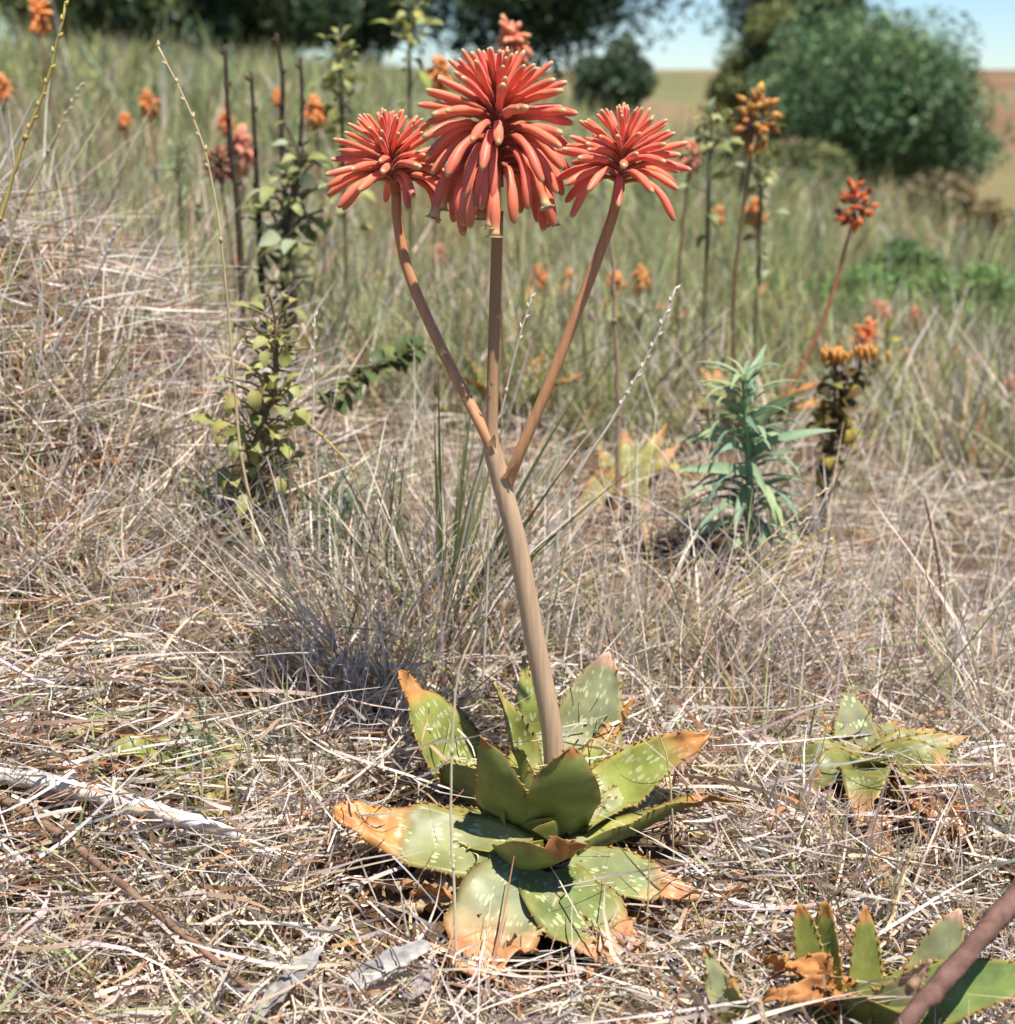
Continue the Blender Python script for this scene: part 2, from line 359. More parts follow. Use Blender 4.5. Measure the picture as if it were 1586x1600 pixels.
# ------------------------------------------------------------------ main aloe
D = 1.40
GREEN = A(.21, .24, .055); DKGREEN = A(.14, .17, .045); PALE = A(.28, .31, .17); YEL = A(.36, .28, .07); ORG = A(.50, .22, .07); PINK = A(.55, .33, .22); BRN = A(.30, .13, .045)
def aloe_leaf(mb, spine, W_, hint, rs, chan=.28, thick=.10, dry=.25, dryc=ORG, base=GREEN, spot=1., wave=.02, n=30, teeth=True, shape=1.0, crumple=0., tooth=.0033, yedge=.6, maxw=.32):
    P = spline(spine, n); T = nrm(np.gradient(P, axis=0)); hint = nrm(np.asarray(hint, float))
    m = 11; s = np.linspace(-1, 1, m); seg = np.linalg.norm(np.diff(P, axis=0), axis=1); Ls = np.concatenate([[0], np.cumsum(seg)]); Lt = Ls[-1]
    ph = rs.random()*9
    up, lo, cu, cl, uvs, kk = [], [], [], [], [], []
    sides, edges = [], []
    for i in range(n):
        t = Ls[i]/Lt
        S = nrm(np.cross(T[i], hint)); Nn = np.cross(S, T[i])
        grow = .74+.26*math.sin(min(t/maxw, 1)*math.pi/2)
        w_ = W_*.5*grow*max(1-max(t-maxw*.6, 0)**1.7/((1-maxw*.6)**1.7), 0)**(.85*shape)
        w_ = max(w_, .0012)
        dk = float(sstep(1-dry*1.3, 1-dry*.45, t+.07*vnoise(t*9, ph, 2))) if dry > 0 else 0.
        w_ *= 1-.12*dk+.10*dk*float(vnoise(t*40, ph, 6))
        S = S if True else S
        sides.append(S)
        for j in range(m):
            x = s[j]
            wv = wave*W_*math.sin(t*17+ph+x*2)*(abs(x)**2)
            cr = crumple*W_*(float(vnoise(t*9+ph, x*2+ph, 8))+.5*float(vnoise(t*23+ph, x*5, 9)))*(.3+.7*t)
            zc = chan*w_*(x*x)*(1-.4*t) + wv + cr + dk*w_*.35*float(vnoise(t*14+ph, x*3, 7))
            th = thick*W_*(1-.7*t)*(1-x*x)*(1-.65*dk)+.0007
            up.append(P[i]+S*x*w_+Nn*(zc+.15*th)); lo.append(P[i]+S*x*w_*.985+Nn*(zc-.85*th))
            e = abs(x)**5*yedge
            nz = np.clip(.5+.45*float(vnoise(x*3+ph, t*8, 11))+.35*float(vnoise(x*8+ph, t*26, 12)), 0, 1)
            c = base*(1-.6*nz)+.6*nz*(base*.7+YEL*.42)
            c = c*(1-e)+YEL*e
            tt = np.clip(dk*1.1+(.25 if abs(x) > .8 else 0)*float(sstep(.35, .9, t)), 0, 1)
            dc = dryc*(.8+.35*nz); c = c*(1-tt)+dc*tt
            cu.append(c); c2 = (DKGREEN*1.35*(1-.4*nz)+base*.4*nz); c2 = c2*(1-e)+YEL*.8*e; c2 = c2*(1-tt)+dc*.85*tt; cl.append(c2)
            uvs.append((x*w_, Ls[i])); kk.append(spot*(1-.6*tt)*(1-abs(x)**4))
    vs = np.vstack([up, lo]); cs = np.vstack([cu, cl]); o = n*m; fs = []
    for i in range(n-1):
        for j in range(m-1):
            a = i*m+j; fs.append([a, a+1, a+m+1, a+m]); fs.append([o+a, o+a+m, o+a+m+1, o+a+1])
        a = i*m; fs.append([a, a+m, o+a+m, o+a]); a = i*m+m-1; fs.append([a, o+a, o+a+m, a+m])
    fs.append([n*m-m+j for j in range(m)]+[o+n*m-m+j for j in range(m)][::-1])
    mb.add(vs, fs, cs, uvs*2, kk+[0.]*len(kk))
    if teeth:
        step = .0095; L_ = .03
        while L_ < Lt*.97:
            i = int(np.searchsorted(Ls, L_)); i = min(max(i, 1), n-2)
            for sg in (0, m-1):
                if rs.random() < .12: continue
                q = np.asarray(up[i*m+sg]); sd = sides[i]*(1 if sg else -1); tn = T[i]
                hgt = tooth*(.7+.6*rs.random()); b = .0027
                tip = q+sd*hgt+tn*hgt*.35; nn = np.cross(tn, sd)*.0011
                c = A(.38, .20, .07) if rs.random() < .7 else A(.5, .36, .15)
                mb.add([q-tn*b-sd*.0015, q+tn*b-sd*.0015, tip, q-sd*.001+nn, q-sd*.001-nn], [[0, 3, 2], [3, 1, 2], [1, 4, 2], [4, 0, 2]], np.array([c*.9, c*.9, c*1.2, c, c]))
            L_ += step*(.75+.5*rs.random())

def floret(mb, p0, az, e0, e1, lp, lt, r, open_, rs, col):
    """One tubular flower: thin stalk arching out of the axis, then a tube that droops with age."""
    out = A(math.cos(az), math.sin(az), 0); up = A(0, 0, 1); p = np.asarray(p0, float).copy(); pts = [p.copy()]; rad = [.0019]; cs = [A(.45, .12, .05)]
    n1, n2 = 5, 13; emid = e0+(e1-e0)*.45
    for i in range(n1):
        e = e0+(emid-e0)*(i/n1)**1.3; p = p+(out*math.cos(e)+up*math.sin(e))*lp/n1; pts.append(p.copy()); rad.append(.0017+.0004*i/n1); cs.append(A(.55, .13, .055))
    wob = rs.normal()*.05; sidev = A(-out[1], out[0], 0)
    prof_t = [0, .06, .16, .32, .55, .75, .90, 1.0]
    prof = [.55, .80, .84, .74, .96, 1.0, .84, .62 if not open_ else .86]
    for i in range(1, n2+1):
        f = i/n2; e = emid+(e1-emid)*min(1, f*1.5)
        p = p+(out*math.cos(e)+up*math.sin(e)+sidev*wob*f)*lt/n2; pts.append(p.copy())
        rad.append(r*np.interp(f, prof_t, prof))
        tipc = (A(.66, .42, .21) if e1 > -.35 else A(.60, .24, .11)) if not open_ else A(.74, .46, .18)
        bl = A(1.05, 1.35, 1.6)*(.36*math.sin(f*3.14)) + 1-.16
        tf = float(sstep(.90, 1.02, f)) if not open_ else float(sstep(.86, 1.0, f))
        cs.append((col*bl)*(1-tf)+tipc*tf)
    sides = 9
    if open_:
        e = e1; dv = out*math.cos(e)+up*math.sin(e)
        pts.append(p+dv*.0035); rad.append(r*1.12); cs.append(A(.80, .60, .27))
        pts.append(p+dv*.0050); rad.append(r*1.6); cs.append(A(.76, .62, .34))
        pts.append(p+dv*.0030); rad.append(r*.72); cs.append(A(.45, .18, .06))
        pts.append(p-dv*.006); rad.append(r*.45); cs.append(A(.3, .08, .03))
    else:
        dv = nrm(pts[-1]-pts[-2]); pts.append(p+dv*r*.5); rad.append(r*.30); cs.append(A(.66, .50, .25))
    mb.tube(pts, rad, np.array(cs), sides)
def flower_head(root, L, p_bot, p_top, n, r, lp, lt, kmin, seed, taper=1.):
    rs = np.random.default_rng(seed); p_bot = np.asarray(p_bot); p_top = np.asarray(p_top)
    ax = MB(); ax.tube(spline([p_bot, (p_bot+p_top)/2, p_top], 10), np.linspace(.0052, .002, 10), A(.40, .12, .05), 8)
    hd = ax.build('flower_head', M_STALK, root, L)
    for i in range(n):
        k = kmin+(1-kmin)*((i+.5)/n)
        f = (i+.5)/n
        p0 = p_bot+(p_top-p_bot)*(.12+.86*f**.9)
        az = i*2.39996+rs.normal()*.2
        e0 = R(np.interp(k, [0, .35, .6, .8, 1], [18, 26, 32, 48, 84]))+rs.normal()*.07
        e1 = R(np.interp(k, [0, .22, .36, .47, .56, .72, .88, 1], [-86, -80, -60, -20, 4, 26, 52, 84]))+rs.normal()*.15
        l1 = lp*np.interp(k, [0, .5, 1], [1.05, .95, .35])*(.9+.2*rs.random())
        l2 = lt*np.interp(k, [0, .45, .75, 1], [1., .95, .80, .45])*(.92+.16*rs.random())
        rr = r*np.interp(k, [0, .45, .75, 1], [1., .90, .60, .40])*(.88+.2*rs.random())
        op = k < .2 and rs.random() < .35
        base = A(.80, .175, .10)*(.9+.2*rs.random())*A(1, .9+.3*rs.random(), 1)
        m = MB(); floret(m, p0, az, e0, e1, l1, l2, rr, op, rs, base)
        m.build('floret', M_PETAL, hd, L)
    return hd
PX = 1.45/FPX     # metres per picture pixel at the main plant

def main_aloe():
    c = at(850, 1310, D); L = A(c[0], D, gz(c[0], D)-.01)
    root = thing('aloe_plant', 'tall spotted aloe with three coral flower heads on one forked stalk', 'aloe', L)
    rs = np.random.default_rng(3)
    def q(px, py, dy=0.): return at(px, py, D+dy)
    # stalk and branches
    st = MB(); pth = spline([q(868, 1240), q(862, 1140), q(836, 1000), q(806, 840), q(778, 735), q(769, 685), q(771, 560), q(775, 430), q(778, 330)], 40)
    f = np.linspace(0, 1, 40)
    rad = np.interp(f, [0, .35, .58, .63, 1], [.0104, .0094, .0084, .0056, .0050])
    cl = np.array([A(.47, .32, .20)*(1-g)+A(.34, .18, .075)*g for g in sstep(.45, .9, f)])
    st.tube(pth, rad, cl, 12); st.build('stalk', M_STALK, root, L)
    for pts, nm in (([q(775, 715), q(752, 665), q(690, 545, .02), q(640, 430, .03), q(622, 350, .035), q(619, 300, .035)], 'a'),
                    ([q(793, 755), q(812, 708, -.01), q(862, 590, -.015), q(920, 440, -.015), q(955, 345, -.015), q(967, 295, -.015)], 'b')):
        b = MB(); pp = spline(pts, 24); g = np.linspace(0, 1, 24)
        b.tube(pp, np.interp(g, [0, .3, 1], [.0060, .0052, .0046]), np.array([A(.52, .28, .14)*(1-h)+A(.44, .18, .075)*h for h in g]), 10)
        b.build('branch', M_STALK, root, L)
    for (px, py, s, sx) in ((795, 742, .014, .3), (770, 690, .011, .2), (781, 493, .007, .4), (691, 548, .008, -.4), (766, 600, .006, -.5), (730, 622, .008, .6)):
        b = MB(); p = q(px, py, -.009); a = nrm(A(sx, -.5, .8)); sd = nrm(np.cross(a, A(0, -1, .2))); nn = np.cross(sd, a)
        rows = []; cs = []
        for i in range(5):
            t = i/4; w_ = s*.42*(1-t**1.5)
            for x in (-1, 0, 1): rows.append(p-a*s*.45+a*s*t*1.3+sd*x*w_+nn*(.25*s*x*x-.25*s*t*t)); cs.append(A(.60, .42, .22)*(1-.3*t))
        fs = [[i*3+j, i*3+j+1, i*3+j+4, i*3+j+3] for i in range(4) for j in range(2)]
        b.add(rows, fs, cs); b.build('bract', M_DRY, root, L)
    flower_head(root, L, q(778, 292), q(776, 138), 128, .0051, .026, .053, 0., 5)
    flower_head(root, L, q(619, 300, .035), q(604, 222, .035), 76, .0042, .021, .044, .36, 6)
    flower_head(root, L, q(967, 298, -.015), q(974, 215, -.015), 76, .0042, .021, .043, .38, 8)
    # leaves: (spine control points as (px, py, depth offset)), width, up-hint, options
    LV = [
        ([(815, 1305, .01), (720, 1225, .02), (665, 1130, .03), (624, 1048, .04)], .108, (.75, -.45, .45), dict(chan=.5, dry=.10, base=GREEN*1.1, shape=.75, maxw=.5)),
        ([(865, 1290, .05), (905, 1180, .10), (930, 1095, .13), (952, 1018, .15)], .102, (-.15, -.8, .5), dict(dry=.10, dryc=PINK, base=PALE*.8, chan=.2, shape=.72, maxw=.5)),
        ([(835, 1290, .02), (815, 1190, .04), (795, 1120, .045), (772, 1066, .05)], .052, (.7, -.6, .2), dict(dry=.2, base=GREEN, chan=.7, dryc=YEL*1.2)),
        ([(842, 1290, .04), (832, 1180, .10), (825, 1095, .12), (818, 1025, .14)], .064, (0, -.9, .4), dict(dry=.12, dryc=YEL, base=GREEN*1.15, chan=.3)),
        ([(845, 1315, -.03), (800, 1290, -.07), (778, 1220, -.10), (750, 1148, -.105)], .066, (.35, .75, .55), dict(chan=.22, dry=.13, dryc=BRN*1.25, base=GREEN, shape=.9, maxw=.42, thick=.06, wave=.035)),
        ([(860, 1320, -.03), (872, 1290, -.08), (884, 1225, -.11), (892, 1166, -.115)], .076, (-.1, .8, .55), dict(chan=.20, dry=.12, dryc=BRN*1.4, base=GREEN, shape=.75, maxw=.5, thick=.05, wave=.035)),
        ([(885, 1300, 0), (955, 1245, 0), (1035, 1185, .005), (1108, 1148, .0)], .070, (-.35, -.60, .75), dict(dry=.22, base=GREEN*1.25, chan=.45, maxw=.45, shape=.8)),
        ([(900, 1315, .05), (985, 1255, .06), (1050, 1205, .06), (1106, 1158, .06)], .050, (-.2, -.7, .7), dict(dry=.42, dryc=PINK, base=PALE, chan=.3)),
        ([(890, 1290, .06), (920, 1210, .09), (955, 1145, .11), (992, 1088, .12)], .048, (-.5, -.65, .5), dict(dry=.25, base=GREEN*1.1, chan=.6)),
        ([(895, 1335, -.02), (985, 1300, -.05), (1080, 1256, -.06), (1162, 1252, -.07)], .046, (-.1, .35, .9), dict(dry=.34, dryc=ORG*.8, base=GREEN*1.1, chan=.7, spot=.1, shape=.9)),
        ([(835, 1335, -.02), (815, 1352, -.09), (850, 1346, -.15), (915, 1318, -.175)], .066, (.1, .55, .85), dict(dry=.30, dryc=ORG*.9, base=GREEN*.9, chan=.55, shape=.6, maxw=.55, spot=.2)),
        ([(820, 1345, -.02), (735, 1325, -.06), (625, 1300, -.085), (522, 1262, -.08)], .072, (-.12, -.5, .85), dict(dry=.36, dryc=ORG*1.1, base=A(.19, .21, .07), chan=.18, shape=.6, maxw=.55, wave=.04)),
        ([(845, 1360, -.04), (805, 1395, -.11), (770, 1455, -.16), (742, 1532, -.17)], .096, (-.1, -.45, .9), dict(dry=.52, dryc=A(.58, .27, .12), base=A(.23, .26, .15), chan=.14, shape=.55, maxw=.6, wave=.05)),
        ([(855, 1365, -.04), (880, 1405, -.10), (930, 1450, -.135), (988, 1505, -.14)], .078, (.1, -.5, .85), dict(dry=.40, dryc=A(.56, .28, .13), base=A(.16, .21, .07), chan=.16, shape=.62, maxw=.6, wave=.04)),
        ([(890, 1350, -.02), (960, 1365, -.05), (1030, 1385, -.06), (1096, 1402, -.06)], .052, (0, -.45, .9), dict(dry=.38, dryc=A(.55, .26, .12), base=A(.20, .24, .10), chan=.2, maxw=.5)),
        ([(815, 1325, .02), (745, 1300, .04), (680, 1285, .06), (618, 1275, .07)], .056, (0, -.3, .95), dict(dry=.2, base=GREEN*.9, chan=.3)),
        ([(862, 1300, .0), (868, 1255, -.01), (880, 1225, -.015), (900, 1190, -.02)], .036, (-.2, -.6, .7), dict(dry=.1, base=GREEN, chan=.7)),
        ([(850, 1300, .0), (838, 1262, .0), (830, 1230, 0), (826, 1200, -.01)], .032, (.2, -.7, .6), dict(dry=.1, base=GREEN*1.1, chan=.7)),
    ]
    for spn, W_, hint, kw in LV:
        m = MB(); aloe_leaf(m, [above(s[0], s[1], D+s[2], .034) for s in spn], W_, hint, rs, **kw); m.build('leaf', M_LEAF, root, L)
    # shrivelled old leaves under the rosette
    for (bx, by, bd, tx, ty, td, W_) in ((800, 1390, .0, 585, 1385, -.0, .045), (790, 1400, -.0, 600, 1435, -.03, .04), (870, 1420, -.03, 920, 1575, -.1, .045), (830, 1440, -.03, 775, 1585, -.1, .05), (880, 1410, -.0, 1020, 1455, -.05, .045), (880, 1390, .02, 1040, 1440, -.0, .04), (800, 1400, .0, 690, 1500, -.06, .04), (780, 1360, .03, 560, 1335, .03, .04), (890, 1430, -.02, 1000, 1540, -.08, .035), (830, 1400, .0, 640, 1400, -.01, .035)):
        b = above(bx, by, D+bd, .004); t = above(tx, ty, D+td, .004+.008*rs.random())
        mid = (b+t)/2+A(rs.normal()*.012, 0, .007)
        m = MB(); aloe_leaf(m, [b, mid, t], W_, (rs.normal()*.4, -.3, .8), rs, chan=.8, thick=.03, dry=1.6, dryc=[A(.55, .27, .10), A(.50, .25, .10), A(.48, .34, .22)][rs.integers(3)], spot=0, wave=.12, crumple=.35, yedge=0)
        m.build('dry_leaf', M_DRY, root, L)
    return root
main_aloe()

# ------------------------------------------------------------------ other aloes
def small_aloe(label, px, py, leaves, seed, group=None, dryk=1.):
    """leaves: (tip px, tip py, depth offset of tip, width, hint, options)"""
    rs = np.random.default_rng(seed); h = hit(px, py); Y = h[1]; L = A(h[0], Y, h[2]-.01)
    root = thing('aloe_plant', label, 'aloe', L, group)
    for (tx, ty, td, W_, hint, arch, kw) in leaves:
        b = h+A(rs.normal()*.006, rs.normal()*.006, .012)
        if 'bx' in kw: b = b+A((kw.pop('bx')-px)*Y*1.05/FPX, 0, 0)
        t = above(tx, ty, Y+td)
        mid = (b+t)/2+A(0, 0, arch)
        dr = kw.pop('dead', False)
        if not dr: kw['dry'] *= dryk; kw['tooth'] = min(.0033, W_*.07)
        m = MB(); aloe_leaf(m, [b, mid, t], W_, hint, rs, **kw)
        m.build('dry_leaf' if dr else 'leaf', M_DRY if dr else M_LEAF, root, L)
    return root
DL = dict(dry=1.6, chan=.7, thick=.03, spot=0, crumple=.3, wave=.1, yedge=0, dead=True)
def dl(c, **k): return dict(DL, dryc=A(*c), **k)
small_aloe('low green aloe rosette half buried in straw beside the tall aloe', 1345, 1255, [
    (1240, 1190, .02, .056, (.3, -.6, .7), .02, dict(dry=.2, base=GREEN*.6, spot=.3)),
    (1290, 1130, .08, .056, (.1, -.7, .6), .0, dict(dry=.15, base=GREEN*.6, spot=.3)),
    (1325, 1075, .12, .062, (0, -.8, .5), .0, dict(dry=.08, dryc=PINK, base=PALE*.6)),
    (1400, 1125, .10, .062, (-.1, -.8, .5), .0, dict(dry=.2, base=PALE*.7)),
    (1460, 1140, .05, .062, (-.4, -.6, .6), .01, dict(dry=.25, base=GREEN*.75, spot=.4)),
    (1510, 1150, .03, .056, (-.3, -.6, .7), .01, dict(dry=.35, base=GREEN*.7, spot=.4)),
    (1445, 1250, -.06, .056, (0, .3, .9), .03, dict(dry=.25, dryc=ORG*.9, base=GREEN*.6, spot=.3)),
    (1340, 1295, -.10, .062, (-.2, -.2, .9), .04, dict(dry=.5, dryc=A(.5, .27, .12), base=GREEN*.7, spot=.4)),
    (1255, 1240, -.04, .056, (.2, -.3, .9), .03, dict(dry=.3, dryc=ORG, base=GREEN*.6, spot=.3)),
    (1500, 1210, -.02, .056, (-.1, -.4, .9), .03, dict(dry=.4, base=GREEN*.65, spot=.4)),
    (1380, 1180, .0, .062, (0, -.6, .6), .0, dict(dry=.1, base=GREEN*.75)),
    (1330, 1180, .0, .062, (.2, .6, .6), .0, dict(dry=.1, base=DKGREEN)),
    (1385, 1420, -.17, .035, (.1, -.5, .8), .02, dl((.50, .22, .09))),
    (1520, 1330, -.08, .056, (.1, -.4, .8), .02, dl((.45, .2, .08))),
    (1210, 1290, -.04, .04, (.1, -.4, .8), .02, dl((.45, .22, .1))),
    (1500, 1265, -.03, .04, (.1, -.4, .8), .02, dl((.42, .2, .08)))], 31, dryk=.5)
small_aloe('upright narrow-leaved green aloe under a leaning reddish stalk', 1345, 1640, [
    (1248, 1412, .0, .027, (.2, -.9, .2), .0, dict(bx=1272, dry=.1, base=GREEN*1.15, spot=.1, shape=.45, maxw=.6)),
    (1288, 1408, .01, .024, (-.5, -.8, .2), .0, dict(bx=1296, dry=.1, base=GREEN*1.2, spot=.1, shape=.45, maxw=.6)),
    (1352, 1415, .02, .031, (0, -.9, .3), .0, dict(bx=1372, dry=.12, base=GREEN, spot=.1, shape=.7, maxw=.4)),
    (1500, 1420, .03, .042, (-.3, -.8, .5), .0, dict(bx=1392, dry=.1, dryc=PINK, base=PALE*.75, spot=.15, shape=.7, maxw=.55)),
    (1455, 1500, -.03, .035, (-.3, -.7, .6), .0, dict(dry=.4, dryc=PINK, base=PALE*.8, spot=.1)),
    (1640, 1520, -.04, .060, (-.3, -.6, .7), .01, dict(dry=.1, base=A(.16, .25, .07), spot=.1, shape=.8)),
    (1300, 1560, -.06, .04, (.2, .5, .8), .02, dict(dry=.2, base=DKGREEN*1.3, spot=.1)),
    (1195, 1500, -.02, .035, (.1, -.4, .8), .02, dl((.5, .23, .08))),
    (1190, 1560, -.05, .04, (.1, -.4, .8), .02, dl((.45, .21, .08))),
    (1420, 1590, -.08, .04, (.1, -.4, .8), .02, dict(dry=.1, base=GREEN, spot=.1))], 32)
small_aloe('small pale green scalloped aloe shoot near dry rust leaves', 1150, 1650, [
    (1100, 1480, .01, .034, (.4, -.8, .3), .0, dict(dry=.08, base=PALE*.9, spot=.1, wave=.1)),
    (1142, 1530, -.01, .030, (-.3, -.8, .3), .0, dict(dry=.15, base=A(.25, .32, .12), spot=.1, wave=.1)),
    (1125, 1580, -.03, .03, (0, -.7, .5), .0, dict(dry=.1, base=GREEN, spot=.1))], 33)
small_aloe('yellowing aloe with rust-tipped leaves behind the flower stalk', 985, 790, [
    (1062, 695, .02, .052, (-.5, -.7, .5), .01, dict(dry=.45, dryc=A(.55, .3, .16), base=A(.30, .30, .12))),
    (1042, 662, .08, .050, (-.4, -.7, .5), .01, dict(dry=.4, dryc=A(.42, .2, .06), base=A(.24, .24, .07))),
    (1085, 748, -.02, .050, (-.1, -.1, 1.), .04, dict(dry=.4, dryc=YEL*1.1, base=A(.3, .24, .05), spot=0)),
    (930, 690, .06, .050, (.4, -.7, .5), .01, dict(dry=.5, dryc=A(.36, .2, .07), base=A(.2, .2, .06))),
    (975, 670, .14, .046, (.1, -.8, .5), .01, dict(dry=.3, base=A(.2, .21, .06))),
    (890, 842, -.12, .050, (.4, -.6, .7), .05, dict(dry=.3, dryc=ORG*.7, base=A(.26, .21, .06), spot=0)),
    (1015, 868, -.14, .046, (-.4, -.6, .7), .05, dict(dry=.6, dryc=A(.52, .32, .18), base=A(.3, .3, .12), spot=0)),
    (905, 770, .0, .046, (.1, -.4, .8), .03, dl((.42, .2, .08))),
    (960, 840, -.08, .04, (.1, -.4, .8), .03, dl((.40, .18, .07)))], 34, dryk=.75)
small_aloe('pair of olive aloe leaves lying in straw above the bleached branch', 300, 1250, [
    (145, 1190, .0, .034, (.2, -.5, .8), .03, dict(dry=.1, base=A(.2, .23, .05), spot=.2)),
    (225, 1185, .02, .040, (.2, -.5, .8), .03, dict(dry=.12, base=A(.18, .21, .05), spot=.2)),
    (300, 1100, .07, .036, (0, -.8, .5), .01, dict(dry=.1, base=A(.15, .26, .14), spot=0)),
    (430, 1190, .02, .034, (-.3, -.5, .8), .02, dict(dry=.1, base=GREEN, spot=.2)),
    (345, 1350, -.10, .05, (.1, -.5, .8), .03, dl((.30, .26, .10)))], 35)

# ------------------------------------------------------------------ distant aloe flowers
def far_flower(label, px, py, Y, size, col, seed, kind='head', stalkc=(.22, .12, .06), basepx=None):
    rs = np.random.default_rng(seed); c = at(px, py, Y); r = size*Y/FPX*.5
    gx = c[0] if basepx is None else at(basepx, py, Y)[0]
    L = A(gx, Y+.02, gz(gx, Y+.02)-.02)
    root = thing('flowering_aloe', label, 'flower', L, 'aloe flowers scattered up the slope')
    m = MB(); top = c-A(0, 0, r*.6)
    m.tube(spline([L, (L+top)/2+A(rs.normal()*.02, 0, 0), top], 8), np.linspace(.0055, .0035, 8), A(*stalkc), 6); m.build('stalk', M_STALK, root, L)
    h = MB(); n = 84 if kind == 'head' else 46
    for i in range(n):
        f = (i+.5)/n; az = i*2.4; k = 1-f
        if kind == 'head' and rs.random() < .2: continue
        az += rs.normal()*.4; el = R(np.interp(f, [0, .4, .7, 1], [-70, -10, 30, 80])+rs.normal()*16)
        d = A(math.cos(az)*math.cos(el), math.sin(az)*math.cos(el), math.sin(el))
        s0 = c+A(0, 0, r*(-.35+.5*f)); tipc = A(.75, .5, .2)
        if kind == 'head':
            lk = .45+.65*rs.random(); P = [s0, s0+d*r*.5*lk+A(0, 0, r*.06), s0+d*r*1.05*lk-A(0, 0, r*.3*(1-f))]
            h.tube(spline(P, 5), np.array([.10, .12, .15, .15, .08])*r, np.array([A(*col)*(.85+.3*rs.random())]*4+[tipc*.6+A(*col)*.4]), 5)
        else:
            s1 = s0+d*r*(.3+.55*rs.random()); d2 = nrm(d+rs.normal(size=3)*.5); w3 = .6+.6*rs.random(); h.tube([s0, s1, s1+d2*r*.12, s1+d2*r*.32, s1+d2*r*.5], np.array([.03, .035, .17*w3, .13*w3, .03])*r, np.array([A(.2, .1, .05)]*2+[A(*col)*(.4+.9*rs.random())*A(1, .7+.6*rs.random(), 1)]*3), 5)
    h.build('flower_head', M_PETAL, root, L)
    lf = MB()
    for a in range(6):
        az = a*1.05+rs.random(); t = L+A(math.cos(az)*.16, math.sin(az)*.16, .10+.06*rs.random())
        aloe_leaf(lf, [L, (L+t)/2+A(0, 0, .03), t], .06, (0, 0, 1), rs, n=8, teeth=False, dry=.3)
    lf.build('leaf_rosette', M_LEAF, root, L)
CO = (.74, .16, .05); OR = (.78, .25, .05); SA = (.70, .24, .16); RU = (.30, .085, .04)
for i, a in enumerate([
    ('orange aloe flower directly behind the top of the tall coral head', 798, 66, 3.0, 70, (.72, .22, .12), 'head'),
    ('soft orange aloe flower peeking beside the tall coral head', 686, 112, 4.0, 45, OR, 'head'),
    ('orange aloe flower over pale grass, taller of a loose pair', 232, 160, 5.0, 36, OR, 'head'),
    ('smaller orange aloe flower just below its paired neighbour', 194, 191, 5.2, 28, OR, 'head'),
    ('orange aloe flower beside the leafy yellow-green spike', 492, 172, 4.2, 42, OR, 'head'),
    ('wide salmon aloe flower behind the bare brown stalks', 375, 232, 4.4, 62, SA, 'head'),
    ('brown dried aloe seed head on a dark stalk', 343, 258, 3.2, 48, RU, 'seed'),
    ('coral aloe flower behind the first bare brown stalk', 352, 190, 5.5, 32, CO, 'head'),
    ('small orange aloe flower between two dark bare stalks', 433, 150, 5.6, 24, OR, 'head'),
    ('vivid orange aloe flower above the brown grass bank', 60, 22, 4.2, 44, OR, 'head'),
    ('orange aloe flower low in the brown grass bank', 4, 135, 4.8, 34, OR, 'head'),
    ('tiny rust aloe bud in the pale mid slope grass', 308, 330, 3.8, 26, RU, 'seed'),
    ('ragged orange and yellow seed head before the bushy tree', 1180, 185, 3.1, 80, (.55, .26, .05), 'seed'),
    ('bright red-orange open cluster on a long slanting red stalk', 1336, 318, 3.1, 64, (.72, .15, .03), 'seed'),
    ('coral aloe flower hidden behind the side flower head', 1078, 240, 3.6, 44, SA, 'head'),
    ('orange aloe flower in olive grass under the ragged seed head', 1180, 330, 5.4, 40, OR, 'head'),
    ('faint orange aloe flower next to the olive grass clump', 1122, 335, 5.8, 26, OR, 'head'),
    ('salmon aloe flower with two lobes over the green shrub', 1375, 488, 4.6, 44, SA, 'head'),
    ('pink salmon aloe flower at the end of the salmon pair', 1428, 497, 4.7, 34, SA, 'head'),
    ('rust-orange aloe flower above the dark leafy rusty stem', 1357, 525, 4.1, 52, (.76, .2, .05), 'head'),
    ('orange aloe flower low in grass between the forked branches', 842, 432, 4.6, 36, OR, 'head'),
    ('faint orange aloe flower touching the slanting flower branch', 890, 434, 4.8, 28, OR, 'head'),
    ('orange aloe flower behind the slanting flower branch', 962, 442, 4.2, 38, OR, 'head'),
    ('orange aloe flower beside the dark seed cluster', 1002, 436, 4.4, 38, OR, 'head'),
    ('dim orange aloe flower behind the other slanting branch', 628, 388, 5.0, 30, OR, 'head'),
    ('dim salmon aloe flower in the open grass of the fork', 684, 395, 5.1, 30, SA, 'head'),
    ('rust aloe flower on the valley side grass', 1452, 580, 4.1, 34, (.6, .22, .08), 'head'),
    ('coral aloe flower at the far valley side edge', 1578, 608, 3.8, 40, CO, 'head'),
    ('brown withered aloe head in pinkish grass', 1565, 742, 3.2, 34, (.35, .14, .06), 'seed'),
    ('small orange aloe flower on the olive slope', 1225, 440, 6.0, 22, OR, 'head')]):
    far_flower(a[0], a[1], a[2], a[3], a[4], a[5], 100+i, a[6], (.40, .16, .08) if i == 13 else (.20, .13, .07), basepx=1190 if i == 13 else None)

